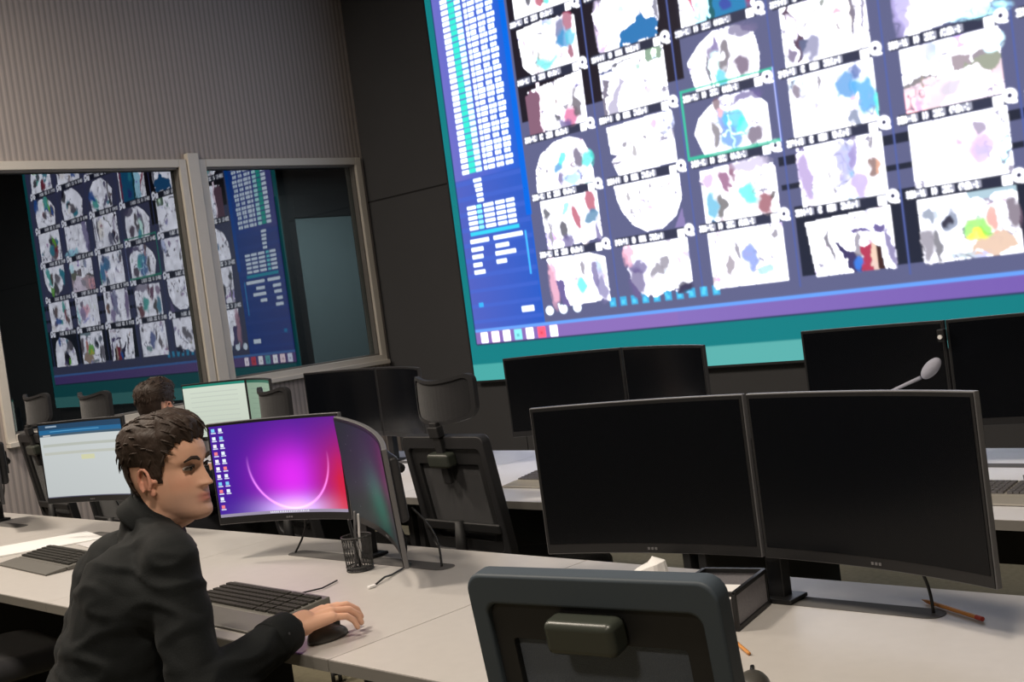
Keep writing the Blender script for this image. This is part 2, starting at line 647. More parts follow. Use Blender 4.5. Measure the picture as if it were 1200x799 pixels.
# deep black behind the upper left and lower right tiles
fb.rect(GX, GX + 2.05 * GDX, GZ + 2.28 * GDZ, VZ1, (0.016, 0.012, 0.022))
fb.rect(GX + 2.05 * GDX, GX + 2.6 * GDX, GZ + 2.95 * GDZ, VZ1, (0.020, 0.016, 0.03))
fb.rect(GX + 3 * GDX, AX1, 1.36, GZ + 0.02, (0.02, 0.025, 0.05))
for k in range(2):
    fb.rect(GX + 2.9 * GDX, AX1, GZ + 0.12 + 0.14 * k, GZ + 0.155 + 0.14 * k + 0.015 * k, (0.02, 0.025, 0.05))
for c in range(1, 7):
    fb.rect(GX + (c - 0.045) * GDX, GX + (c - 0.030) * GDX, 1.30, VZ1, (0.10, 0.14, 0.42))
# purple task bar and blue rule
fb.rect(AX0, AX1, 1.152, 1.25, (0.28, 0.17, 0.53))
for k in range(40):
    t = k / 39
    fb.rect(-4.4 + k * 0.0725, -4.4 + (k + 1) * 0.0725, 1.152, 1.25, (0.26 - 0.07 * t, 0.17 - 0.06 * t, 0.54 - 0.07 * t))
fb.rect(AX0, AX1, 1.240, 1.262, (0.16, 0.40, 1.05))
fb.rect(AX0, AX1, 1.145, 1.153, (0.02, 0.05, 0.12))
# left panel
for k in range(60):
    t = k / 59
    x = AX0 + (-5.53 - AX0) * t
    c0 = np.array((0.17, 0.17, 0.62))
    c1 = np.array((0.01, 0.13, 0.72))
    fb.rect(x, x + 0.0125, 1.262, VZ1, c0 * (1 - t) + c1 * t)
fb.rect(AX0, -5.53, 1.262, 2.33, (0.04, 0.11, 0.55), 0.6)
for z in np.arange(1.3, 2.3, 0.11):
    fb.rect(AX0, -5.53, z, z + 0.03, (0.07, 0.16, 0.72), 0.5)
fb.rect(-5.56, -5.505, 2.0, VZ1, (0.0, 0.16, 0.85))
WT = (1.7, 1.9, 2.1)
z = 3.775
row = 0
while z > 2.36:
    fb.rect(-6.13, -6.06, z - 0.027, z, WT)
    fb.rect(-6.055, -5.99, z - 0.030, z + 0.003, (0.05, 0.95, 0.75))
    fb.rect(-5.985, -5.93, z - 0.027, z, (1.2, 1.9, 1.9))
    for a, b in ((-5.90, -5.79), (-5.775, -5.70), (-5.685, -5.61)):
        fb.rect(a, b - 0.008 * ((row * 7) % 3), z - 0.027, z, WT, 0.95)
        fb.rect(a + 0.03, a + 0.038, z - 0.027, z, (0.1, 0.2, 0.7))
    z -= 0.0405
    row += 1
for k in range(5):
    fb.rect(-6.03 + 0.005 * k, -5.95, 2.30 - 0.035 * k, 2.322 - 0.035 * k, WT)
for k in range(5):
    zz = 2.14 - 0.037 * k
    for a, b in ((-6.13, -6.04), (-6.03, -5.98), (-5.96, -5.86), (-5.84, -5.75), (-5.735, -5.655)):
        fb.rect(a, b, zz - 0.022, zz, WT if a != -6.03 else (0.4, 1.5, 1.6))
fb.rect(-6.13, -5.64, 1.925, 1.955, (0.05, 0.75, 1.05))
for k, (a, b, c, d) in enumerate(((-6.14, -5.95, -5.90, -5.62), (-6.14, -6.02, -5.89, -5.76), (-6.14, -6.03, -5.90, -5.70), (-6.14, -6.05, -5.9, -5.80), (-6.14, -6.03, 0, 0))):
    zz = 1.90 - 0.055 * k
    fb.rect(a, b, zz - 0.026, zz, WT)
    if c:
        fb.rect(c, d, zz - 0.026, zz, WT)
fb.rect(-5.595, -5.58, 1.60, 1.90, (0.08, 0.6, 1.3))
fb.rect(-6.14, -6.09, 1.415, 1.45, (0.05, 0.5, 1.1))
fb.rect(-5.72, -5.60, 1.350, 1.385, WT)
# player buttons under the tiles
for k in range(3):
    fb.ell(-5.46 + 0.125 * k, 1.335, 0.035, 0.03, WT)
for k in range(10):
    xx = -4.93 + 0.0895 * k
    fb.rect(xx, xx + 0.055, 1.312, 1.372, (0.07, 0.48, 0.85))
    fb.rect(xx + 0.012, xx + 0.04, 1.325, 1.352, (0.12, 0.75, 1.2))
# task bar icons
for k, c in enumerate(((1.8, 1.9, 2.2), (2.2, 1.8, 1.9), (2.2, 2.2, 2.3), (0.3, 1.0, 1.1), (2.2, 2.2, 2.3), (1.4, 0.15, 0.25), (2.2, 2.0, 2.2))):
    xx = -6.16 + 0.113 * k
    fb.rect(xx, xx + 0.07, 1.162, 1.232, c)
    fb.rect(xx + 0.02, xx + 0.045, 1.18, 1.20, tuple(q * 0.6 for q in c))


def cell(c, r):
    return GX + c * GDX, GZ + r * GDZ


TILES = {}


def T(c, r, shape, items):
    TILES[(c, r)] = (shape, items)


# shape: list of polygon points in tile units (u right, v down) of the bright picture; items: ('e',u,v,ru,rv,col,ang) or ('r',u0,u1,v0,v1,col) or ('p',pts,col)
FULL = [(0, 0), (1, 0), (1, 1), (0, 1)]
DOME = [(0.0, 1), (0.02, 0.55), (0.14, 0.25), (0.4, 0.06), (0.65, 0.02), (0.88, 0.14), (0.97, 0.45), (1, 1)]
BOWL = [(0, 0), (1, 0), (0.99, 0.45), (0.88, 0.75), (0.66, 0.94), (0.42, 0.95), (0.22, 0.78), (0.08, 0.5), (0.02, 0.25)]
HEX = [(0.02, 0.45), (0.2, 0.2), (0.42, 0.02), (0.75, 0.06), (0.95, 0.3), (0.98, 0.62), (0.94, 1), (0.1, 1)]
T(0, 0, [(0, 0), (0.75, 0), (1, 0.12), (1, 0.95), (0.25, 1)], [('e', .08, .5, .08, .5, PK, 0), ('p', [(.12, .45), (.25, .4), (.32, 1), (.2, 1)], VI), ('e', .55, .62, .09, .17, TQ, 0), ('e', .8, .45, .05, .28, VI, .2), ('e', .9, .7, .09, .3, (.5, .45, .9), 0), ('e', .62, .25, .05, .15, GREY, 0)])
T(1, 0, [(.05, 0), (1, 0), (1, .75), (.85, .88), (.45, 1), (.25, .95), (.08, .7)], [('e', .22, .4, .16, .12, VI, 0), ('e', .18, .75, .13, .3, (.32, .25, .6), 0), ('e', .08, .2, .08, .2, PK, 0), ('e', .6, .35, .08, .15, GREY, 0), ('e', .5, .55, .1, .14, GREY, .4), ('e', .9, .95, .1, .12, (.1, .09, .2), 0)])
T(2, 0, FULL, [('e', .25, .6, .05, .22, (.7, .6, .7), -.2), ('e', .4, .4, .03, .2, GREY, .2), ('e', .55, .5, .1, .22, (.35, .5, 1.2), 0), ('e', .72, .78, .08, .1, (.7, 1.2, 1.2), 0), ('e', .88, .2, .05, .1, GREY, .5)])
T(3, 0, [(0, .08), (1, 0), (1, 1), (.06, 1)], [('e', .26, .5, .03, .3, (.25, .22, .3), .2), ('p', [(.32, .45), (.55, .6), (.72, 1), (.5, 1)], (.12, .1, .3)), ('r', .52, .9, .28, .4, VI), ('e', .6, .62, .05, .25, GREY, 0), ('r', .64, .74, .55, 1, RD), ('r', .74, .80, .55, 1, (1.4, 1.0, .8)), ('r', .80, .87, .58, 1, (.12, .05, .05)), ('e', .95, .7, .04, .35, VI, .1), ('e', .58, .9, .06, .12, BL, 0), ('p', [(.68, .2), (.9, .55), (.84, .55), (.64, .25)], (1.6, 1.6, 1.9))])
T(4, 0, FULL, [('r', .5, 1, 0, .09, (.7, .95, 1.1)), ('e', .12, .25, .06, .1, (.5, .6, .8), 0), ('e', .32, .38, .06, .2, (.45, .55, .8), 0), ('e', .3, .36, .02, .1, DK, 0), ('e', .16, .75, .05, .28, (.25, .24, .3), .1), ('e', .06, .8, .06, .3, GREY, 0), ('p', [(.5, .95), (.62, .6), (.85, .62), (.97, .9), (.8, 1)], (1.3, .95, .75)), ('e', .58, .55, .12, .17, GR, 0), ('e', .56, .70, .09, .07, YE, -.2), ('e', .74, .42, .05, .2, (1.7, .6, .5), 0), ('e', .96, .42, .06, .25, (.3, .2, .3), .2)])
T(0, 1, [(.02, 0), (1, 0), (1, .9), (.2, 1), (.06, 1)], [('e', .14, .25, .05, .15, (.1, .1, .15), 0), ('e', .45, .2, .06, .12, (.5, 1.4, 1.3), 0), ('e', .62, .45, .06, .25, RD, .3), ('e', .86, .15, .1, .2, RD, 0), ('e', .88, .48, .1, .14, (.1, .45, .8), 0), ('e', .38, .62, .06, .18, DK, .3), ('e', .42, .9, .1, .14, VI, 0), ('e', .95, .85, .03, .2, VI, 0), ('e', .14, .75, .03, .3, GREY, 0), ('e', .72, .8, .06, .2, (1.8, 1.6, 1.7), 0)])
T(1, 1, BOWL, [('e', .2, .25, .04, .08, (.8, .75, .8), 0), ('e', .24, .5, .03, .06, GREY, 0), ('e', .82, .15, .02, .1, BR, 0), ('e', .55, .15, .025, .08, GREY, 0), ('p', [(.84, .98), (.98, .62), (1, .98)], (.55, .45, .95)), ('e', .38, .1, .02, .05, GREY, 0)])
T(2, 1, [(0, .05), (.75, 0), (1, .2), (1, 1), (0, 1)], [('e', .34, .32, .07, .25, (.55, .12, .38), .5), ('e', .45, .18, .05, .14, (.45, .08, .25), 0), ('e', .42, .55, .07, .16, (2.4, 2.3, 2.4), 0), ('e', .62, .58, .12, .22, TQ, .1), ('e', .82, .85, .13, .18, (.6, .08, .14), 0), ('e', .95, .7, .03, .12, (.25, .2, .2), -.5), ('e', .13, .85, .08, .3, (.15, .75, 1.1), 0), ('e', .25, .72, .05, .2, (.22, .2, .2), 0), ('e', .08, .25, .08, .12, (1.1, .8, 1.2), 0), ('e', .7, .08, .25, .1, (1.0, .9, 1.2), 0)])
T(3, 1, FULL, [('e', .04, .5, .08, .5, (.7, .5, 1.0), .1), ('e', .55, .35, .12, .35, (.8, .8, 1.4), 0), ('e', .66, .3, .05, .3, (.6, .5, 1.0), -.1), ('e', .86, .55, .07, .16, (.45, .2, .15), 0), ('e', .92, .55, .04, .12, (1.3, .7, .5), 0), ('e', .7, .8, .1, .2, (.9, .7, 1.3), 0), ('e', .40, .8, .02, .1, GREY, 0), ('e', .33, .5, .02, .08, GREY, 0), ('e', .85, .12, .04, .1, GREY, 0)])
T(4, 1, FULL, [('e', .58, .45, .20, .18, (2.0, 1.2, 1.4), -.1), ('e', .72, .22, .07, .13, (.75, .6, .9), .3), ('e', .72, .55, .12, .2, (1.2, .95, 1.6), 0), ('e', .93, .6, .05, .3, (1.2, 2.0, 2.1), 0), ('e', .32, .3, .02, .15, (1.6, 1.8, 1.7), 0), ('e', .15, .4, .02, .15, (2.0, 2.1, 1.9), 0), ('e', .6, .75, .2, .06, (1.2, 1.2, 1.9), -.3)])
T(0, 2, DOME, [('e', .42, .58, .09, .14, (.08, .5, 1.0), 0), ('e', .5, .42, .08, .12, TQ, 0), ('e', .62, .62, .06, .12, (2.2, 2.0, 2.0), 0), ('e', .76, .5, .08, .25, (.25, .18, .35), .2), ('e', .92, .55, .1, .18, TQ, 0), ('e', .65, .85, .15, .12, (.5, .8, 1.8), 0), ('e', .46, .85, .05, .12, VI, 0), ('e', .22, .6, .03, .06, GREY, 0), ('e', .1, .58, .02, .04, GREY, 0), ('e', .88, .85, .05, .16, (1.6, 2.2, 2.2), 0)])
T(1, 2, [(0, .05), (1, 0), (1, .95), (.1, 1), (.02, .7), (.12, .6), (.02, .55)], [('e', .24, .42, .05, .06, GREY, 0), ('e', .4, .6, .03, .12, (.9, .85, .9), .2), ('e', .9, .35, .1, .06, (.6, .6, .85), 0), ('e', .84, .5, .08, .04, (.5, .45, .7), 0), ('e', .12, .72, .1, .06, (.35, .3, .5), .3), ('e', .55, .35, .03, .05, GREY, 0), ('e', .93, .12, .08, .2, (1.2, 1.3, 1.8), 0), ('e', .3, .8, .15, .05, (1.5, 1.4, 1.6), -.7)])
T(2, 2, [(0, .55), (.08, .3), (.25, .12), (.45, 0), (.8, .02), (1, .3), (1, 1), (.3, 1), (.1, .95)], [('e', .36, .1, .06, .16, (.45, .25, .3), 0), ('e', .42, .42, .10, .2, (.3, .5, 1.2), 0), ('e', .56, .42, .13, .2, (.15, 1.0, 1.4), 0), ('e', .48, .75, .16, .2, (.2, .55, 1.3), 0), ('e', .66, .6, .09, .16, TQ, 0), ('e', .78, .82, .1, .12, (.3, .2, .35), 0), ('e', .28, .65, .04, .25, (.4, .35, .4), 0), ('r', .34, .8, .68, .71, (1.2, 1.6, 2.0)), ('e', .4, .28, .05, .08, (1.5, .9, 1.0), 0), ('r', .49, .51, .3, .95, (1.0, 1.6, 2.0)), ('e', .75, .1, .2, .08, VI, 0)])
T(3, 2, FULL, [('e', .1, .22, .06, .14, (.4, .3, .45), 0), ('e', .35, .2, .02, .15, GREY, 0), ('e', .66, .32, .14, .2, (.1, .5, 1.1), 0), ('e', .86, .55, .11, .3, (.05, .6, 1.3), .2), ('e', .8, .15, .06, .12, (.15, .3, .9), 0), ('p', [(.5, .75), (.8, .45), (.84, .5), (.55, .95)], (2.2, 2.2, 2.4)), ('e', .74, .85, .07, .14, (.4, .5, .8), 0), ('e', .97, .7, .03, .25, TQ, 0), ('e', .4, .75, .01, .08, BR, 0)])
T(4, 2, FULL, [('r', 0, 1, .52, 1, (1.7, 1.35, 1.5)), ('p', [(0, .52), (.35, .45), (.35, .5), (0, .62)], (.6, .55, .6)), ('r', .53, .74, .24, .45, (.9, .75, .85)), ('r', .75, .95, .28, .40, (.75, .65, .75)), ('p', [(.5, .48), (.98, .32), (1, .55), (.9, .6), (.7, .45)], (.75, .8, .65)), ('p', [(.35, 1), (.62, .47), (.8, .5), (1, .8), (1, 1)], (1.9, 1.7, 1.95)), ('e', .2, .6, .01, .35, (.8, .7, .6), .05), ('e', .5, .72, .12, .08, (1.2, 1.1, 1.3), .2), ('p', [(0, .7), (.25, .65), (.22, 1), (0, 1)], (1.9, 1.1, 1.2)), ('e', .95, .2, .1, .15, (1.5, 2.1, 2.3), 0)])
T(0, 3, [(.05, .12), (1, 0), (1, 1), (.35, 1), (.2, .9)], [('p', [(0, .2), (.25, .1), (.22, 1), (0, 1)], (.5, .25, .38)), ('r', .22, .27, 0, 1, (1.9, 1.6, 1.8)), ('e', .5, .8, .04, .12, DK, 0), ('e', .74, .82, .13, .18, (1.1, .2, .5), 0), ('e', .86, .6, .06, .3, (.2, .15, .2), .2), ('e', .7, .6, .08, .05, GREY, 0), ('e', .42, .4, .01, .3, BR, 0), ('e', .55, .35, .01, .3, BR, 0), ('e', .63, .92, .12, .08, VI, 0)])
T(1, 3, FULL, [('p', [(0, .1), (.2, .15), (0, .6)], (1.6, 1.6, 1.9)), ('p', [(.05, 1), (.1, .8), (.35, .25), (.2, 1)], (.9, .85, 1.1)), ('r', .02, .2, .14, .18, (.15, .2, .45)), ('r', .2, .5, .08, .12, (.4, .4, .5)), ('r', .72, .96, 0, .25, (.6, .85, .65)), ('r', .82, .88, .05, .2, (1.6, 2.0, 1.6)), ('r', .6, .66, .12, .2, GREY), ('p', [(0, 1), (.02, .3), (.12, .35), (.05, 1)], (.5, .45, .6))])
T(2, 3, HEX, [('e', .35, .4, .05, .2, (.5, .4, .75), 0), ('e', .42, .28, .04, .12, (.35, .25, .7), 0), ('e', .52, .52, .08, .24, (.28, .22, .28), 0), ('e', .5, .5, .03, .08, W, 0), ('e', .74, .75, .11, .16, (.25, .12, .28), 0), ('e', .4, .72, .08, .3, (1.7, 2.4, 2.2), 0), ('e', .47, .85, .07, .14, (.15, 1.0, 1.3), 0), ('e', .3, .8, .025, .3, (.2, .2, .3), .1), ('e', .8, .15, .18, .12, (.4, .35, .65), 0), ('e', .62, .1, .06, .06, W, 0)])
T(3, 3, FULL, [('p', [(.02, .1), (.1, 0), (.3, .75), (.2, .9)], (.25, .15, .25)), ('e', .12, .35, .05, .18, (1.6, 1.5, 1.8), .3), ('e', .08, .8, .06, .14, (.3, .2, .45), 0), ('e', .33, .75, .12, .2, (.5, .5, .85), 0), ('e', .25, .7, .05, .12, (.25, .3, .55), 0), ('e', .5, .12, .04, .08, (.5, .55, .5), 0), ('p', [(.28, .3), (.46, .15), (.44, .2), (.3, .35)], (.8, .8, .7)), ('e', .72, .4, .14, .3, (2.2, 2.1, 2.0), 0), ('e', .66, .3, .07, .05, PK, 0), ('e', .85, .4, .03, .35, (.2, .15, .3), 0), ('e', .96, .4, .02, .4, (.4, .35, .6), 0)])
T(4, 3, [(0, .05), (1, 0), (1, .85), (.85, .9), (.08, 1)], [('e', .08, .5, .1, .6, (.8, .7, 1.3), -.1), ('e', .4, .2, .01, .3, GREY, 0), ('e', .85, .95, .3, .12, (1.0, 1.8, 2.1), -.1)])
T(0, 4, [(0, .05), (.45, 0), (1, .1), (1, 1), (.18, 1), (.04, .8)], [('e', .88, .1, .09, .2, (.8, .15, .3), 0), ('e', .72, .35, .08, .3, (.3, .3, .65), -.2), ('e', .78, .5, .1, .2, (.1, .5, 1.0), 0), ('e', .9, .5, .08, .16, (.2, .9, 1.2), 0), ('e', .87, .78, .05, .16, (.6, .08, .2), 0), ('e', .45, .82, .18, .15, (.2, 1.2, 1.2), 0), ('e', .36, .65, .04, .1, (.1, .1, .15), 0), ('e', .25, .6, .02, .1, (.3, .2, .3), 0), ('e', .5, .55, .16, .25, (2.3, 2.2, 2.0), 0), ('e', .42, .22, .05, .03, DK, -.3)])
T(1, 4, [(0, .2), (.2, 0), (1, 0), (1, .6), (.92, 1), (.1, 1)], [('p', [(.35, 1), (.4, .72), (.75, .5), (.92, .62), (.95, .95)], (.06, .38, .95)), ('e', .95, .45, .04, .25, (.3, .3, .45), .1), ('e', .12, .1, .05, .08, GREY, 0), ('e', .1, .5, .08, .5, (1.5, 1.3, 1.8), 0)])
T(2, 4, FULL, [('r', .4, .95, 0, 1, (.05, .45, .95)), ('r', .38, .46, .1, 1, (.03, .25, .30)), ('e', .65, .8, .06, .12, (.1, .15, .8), 0), ('e', .92, .3, .05, .5, (.8, .1, .3), 0), ('e', .15, .5, .04, .5, (1.0, .1, .25), .4), ('r', .2, .38, 0, 1, (1.0, 1.6, 1.9)), ('e', .55, .3, .06, .2, (.1, .8, 1.1), 0)])
for c in range(7):
    for r in range(0, 7):
        if (c, r) not in TILES and c < 6:
            items = []
            cols = [BL, CY, RD, VI, GREY, BR, TQ, DK, (2.3, 2.2, 2.2), GR]
            for k in range(9):
                items.append(('e', random.uniform(.1, .9), random.uniform(.2, .9), random.uniform(.04, .14), random.uniform(.06, .25), random.choice(cols), random.uniform(-.5, .5)))
            TILES[(c, r)] = (random.choice([FULL, DOME, HEX, BOWL]), items)
CAP = ['28BN-A1 KD 1831 CAdLu-2', '30BN-41 HD 1831 CAdBu-1', '28AN-A1 KD 1081 ADdLu-2', '24BR-41 KD 1831 CAbLu-1']
for (c, r), (shape, items) in sorted(TILES.items()):
    X0, Z0 = cell(c, r)
    ux, uw = X0 + 0.085 * GDX, 0.775 * GDX
    vz, vh = Z0 - 0.135 * GDZ, 0.845 * GDZ

    def P(u, v):
        return (ux + u * uw, vz - v * vh)
    if vz - vh > VZ1:
        continue
    fb.poly([P(*q) for q in shape], W)
    # keep every item inside the picture area
    items = [tuple(it[:k_]) + (tuple(q * (0.55 if max(it[k_]) < 1.0 else 0.72 if max(it[k_]) < 1.8 else 1.0) for q in it[k_]),) + tuple(it[k_ + 1:])
             for it in items for k_ in [next(i_ for i_, q in enumerate(it) if isinstance(q, tuple) and len(q) == 3)]]
    for it in items:
        if it[0] == 'e':
            u = min(max(it[1], it[3]), 1 - it[3] * 0.6)
            v = min(max(it[2], it[4]), 1 - it[4])
            x, zc = P(u, v)
            fb.ell(x, zc, it[3] * uw, it[4] * vh, it[5], 0.45, 0.92, it[6])
        elif it[0] == 'r':
            a = P(it[1], it[4])
            b = P(it[2], it[3])
            fb.rect(a[0], b[0], a[1], b[1], it[5])
        else:
            fb.poly([P(*q) for q in it[1]], it[2])


def smooth_noise(h, w, step, rs):
    gh, gw = h // step + 3, w // step + 3
    g = rs.standard_normal((gh, gw))
    yy = np.arange(h) / step
    xx = np.arange(w) / step
    y0, x0_ = yy.astype(int), xx.astype(int)
    fy, fx = (yy - y0)[:, None], (xx - x0_)[None]
    fy, fx = fy * fy * (3 - 2 * fy), fx * fx * (3 - 2 * fx)
    a00, a01 = g[np.ix_(y0, x0_)], g[np.ix_(y0, x0_ + 1)]
    a10, a11 = g[np.ix_(y0 + 1, x0_)], g[np.ix_(y0 + 1, x0_ + 1)]
    return (a00 * (1 - fx) + a01 * fx) * (1 - fy) + (a10 * (1 - fx) + a11 * fx) * fy


# camera pictures are never clean shapes: bend their outlines and mottle them
j0 = 0
j1 = int((VZ1 - 1.34) * fb.sz)
i0 = int((GX - 0.02 - VX0) * fb.sx)
sub = fb.a[j0:j1, i0:].copy()
orig = sub.copy()
hh_, ww_ = sub.shape[:2]
dx_ = smooth_noise(hh_, ww_, 11, rng) * 2.0 + smooth_noise(hh_, ww_, 5, rng) * 1.1
dy_ = smooth_noise(hh_, ww_, 11, rng) * 2.4 + smooth_noise(hh_, ww_, 5, rng) * 1.3
yy_, xx_ = np.mgrid[0:hh_, 0:ww_]
sub = sub[np.clip((yy_ + dy_).round().astype(int), 0, hh_ - 1), np.clip((xx_ + dx_).round().astype(int), 0, ww_ - 1)]
# where either picture shows the plain backdrop, keep the outline as it was drawn
edge = (np.abs(orig[..., 2] - 0.28) < 0.002) | (orig.max(-1) < 0.06) | (np.abs(orig[..., 2] - 0.42) < 0.002)
edge2 = (np.abs(sub[..., 2] - 0.28) < 0.002) | (sub.max(-1) < 0.06) | (np.abs(sub[..., 2] - 0.42) < 0.002)
keepm = edge | edge2
sub[keepm] = orig[keepm]
lit = np.clip((sub.max(-1) - 0.9) / 0.6, 0, 1)
mot = smooth_noise(hh_, ww_, 14, rng) + 0.7 * smooth_noise(hh_, ww_, 6, rng) + 0.4 * smooth_noise(hh_, ww_, 3, rng)
mk = np.clip((mot - 1.25) * 1.0, 0, 0.80) * lit
rid = np.abs(smooth_noise(hh_, ww_, 13, rng) + 0.35 * smooth_noise(hh_, ww_, 5, rng))
rid = np.clip(1.6 - rid / 0.085, 0, 1) * (smooth_noise(hh_, ww_, 26, rng) > 0.15) * lit
tint = np.stack([0.62 + 0.25 * smooth_noise(hh_, ww_, 20, rng), 0.55 + 0.15 * smooth_noise(hh_, ww_, 20, rng), 0.85 + 0.3 * smooth_noise(hh_, ww_, 20, rng)], -1).clip(0.15, 1.4)
sub = sub * (1 - mk[..., None]) + tint * mk[..., None]
sub = sub * (1 - 0.88 * rid[..., None]) + np.array((0.20, 0.17, 0.30)) * 0.88 * rid[..., None]
sub *= (1 + 0.10 * smooth_noise(hh_, ww_, 10, rng)[..., None] * lit[..., None])
fb.a[j0:j1, i0:] = sub
for (c, r) in sorted(TILES):
    X0, Z0 = cell(c, r)
    # caption strip with lettering, camera and magnifier icons
    fb.rect(X0 + 0.02 * GDX, X0 + 0.86 * GDX, Z0 - 0.125 * GDZ, Z0 + 0.035 * GDZ, (0.03, 0.035, 0.07), 0.9)
    x = X0 + 0.005 * GDX
    s = CAP[(c * 3 + r) % 4]
    for wd in s.split(' '):
        wl = len(wd) * 0.0165
        fb.rect(x, x + wl, Z0 - 0.088 * GDZ, Z0 + 0.0 * GDZ, (0.42, 0.43, 0.55))
        text(fb, wd, x + 0.002, Z0 - 0.003 * GDZ, 0.033, (2.3, 2.3, 2.4), 0.46 * 0.95)
        x += wl + 0.022
    fb.rect(X0 + 0.765 * GDX, X0 + 0.835 * GDX, Z0 - 0.12 * GDZ, Z0 + 0.0 * GDZ, W)
    fb.rect(X0 + 0.79 * GDX, X0 + 0.80 * GDX, Z0 - 0.06 * GDZ, Z0 - 0.02 * GDZ, (0.1, 0.1, 0.3))
    fb.ell(X0 + 0.892 * GDX, Z0 - 0.02 * GDZ, 0.034, 0.034, W, 0.3)
    fb.rect(X0 + 0.90 * GDX, X0 + 0.945 * GDX, Z0 - 0.125 * GDZ, Z0 - 0.085 * GDZ, W)
    fb.ell(X0 + 0.892 * GDX, Z0 - 0.02 * GDZ, 0.014, 0.014, (0.03, 0.03, 0.10), 0.3)
# selected tile: green outline round column 2, row 2
x0, z0 = cell(2, 2)
x0 -= 0.02 * GDX
for a, b, c_, d in ((x0, x0 + 0.975 * GDX, z0 + 0.02, z0 + 0.04), (x0, x0 + 0.975 * GDX, z0 - 0.985 * GDZ, z0 - 0.935 * GDZ)):
    fb.rect(a, b, c_, d, (0.05, 0.62, 0.42), 0.9)
fb.rect(x0, x0 + 0.016, z0 - 0.985 * GDZ, z0 + 0.04, (0.05, 0.62, 0.42))
fb.rect(x0 + 0.965 * GDX, x0 + 0.98 * GDX, z0 - 0.985 * GDZ, z0 + 0.04, (0.75, 0.85, 1.5))
fb.rect(AX0 - 0.012, AX0, 1.15, VZ1, (0.01, 0.06, 0.16))


def blur(a):
    b = a.copy()
    b[1:-1, 1:-1] = (a[1:-1, 1:-1] * 4 + a[:-2, 1:-1] + a[2:, 1:-1] + a[1:-1, :-2] + a[1:-1, 2:]) / 8
    return b


def screen_mesh(name, img, fn, m):
    """a grid of points, one per picture element; fn maps (s, t) in 0..1 to a local point"""
    h, w = img.shape[:2]
    s, t = np.meshgrid((np.arange(w)) / (w - 1), 1 - (np.arange(h)) / (h - 1))
    P = fn(s, t).reshape(-1, 3)
    me = bpy.data.meshes.new(name)
    me.vertices.add(w * h)
    me.vertices.foreach_set('co', P.astype(np.float32).ravel())
    idx = np.arange(w * h).reshape(h, w)
    q = np.stack([idx[:-1, :-1], idx[1:, :-1], idx[1:, 1:], idx[:-1, 1:]], -1).reshape(-1)
    n = (w - 1) * (h - 1)
    me.loops.add(4 * n)
    me.loops.foreach_set('vertex_index', q.astype(np.int32))
    me.polygons.add(n)
    me.polygons.foreach_set('loop_start', np.arange(0, 4 * n, 4, dtype=np.int32))
    me.update(calc_edges=True)
    at = me.color_attributes.new('pixels', 'FLOAT_COLOR', 'POINT')
    rgba = np.ones((h * w, 4), np.float32)
    rgba[:, :3] = img.reshape(-1, 3)
    at.data.foreach_set('color', rgba.ravel())
    me.materials.append(m)
    o = bpy.data.objects.new(name, me)
    COL.objects.link(o)
    return o


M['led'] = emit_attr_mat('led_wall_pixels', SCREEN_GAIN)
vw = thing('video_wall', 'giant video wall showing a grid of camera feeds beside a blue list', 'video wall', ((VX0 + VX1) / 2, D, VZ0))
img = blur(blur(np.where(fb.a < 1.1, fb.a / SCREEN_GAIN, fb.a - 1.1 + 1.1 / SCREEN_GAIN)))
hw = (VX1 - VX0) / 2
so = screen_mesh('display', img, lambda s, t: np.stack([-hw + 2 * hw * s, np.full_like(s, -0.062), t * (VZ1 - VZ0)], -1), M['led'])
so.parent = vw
MB().box(-hw - 0.012, hw + 0.012, -0.058, -0.001, -0.012, VZ1 - VZ0 + 0.012).build('cabinet', 'rim_dark', vw, bevel=0.004)
eb = MB()
eb.box(-hw - 0.014, -hw, -0.066, -0.02, -0.014, VZ1 - VZ0 + 0.014)
eb.box(hw, hw + 0.014, -0.066, -0.02, -0.014, VZ1 - VZ0 + 0.014)
eb.box(-hw, hw, -0.066, -0.02, -0.014, 0)
eb.box(-hw, hw, -0.066, -0.02, VZ1 - VZ0, VZ1 - VZ0 + 0.014)
eb.build('edge_strip', 'rim_dark', vw)

# ceiling luminaires
for k, (x, y, _w) in enumerate(PANELS):
    t = thing('ceiling_light', ('square ceiling light above the far left desks', 'square ceiling light above the aisle behind the man in black', 'square ceiling light above the near grey blue chair', 'square ceiling light at the back of the room')[k], 'ceiling light', (x, y, CEIL_Z), group='square ceiling lights')
    fr = MB()
    for a, b, c_, d in ((-.32, .32, -.32, -.29), (-.32, .32, .29, .32), (-.32, -.29, -.29, .29), (.29, .32, -.29, .29)):
        fr.box(a, b, c_, d, -0.03, 0.0)
    fr.build('frame', 'lamp_frame', t)
    MB().box(-.29, .29, -.29, .29, -0.02, -0.004).build('diffuser', 'lamp', t)
# ================================================================== furniture
DZ = 0.74
R1F, R1B = 1.455, 2.312
R2F, R2B = 2.93, 3.93


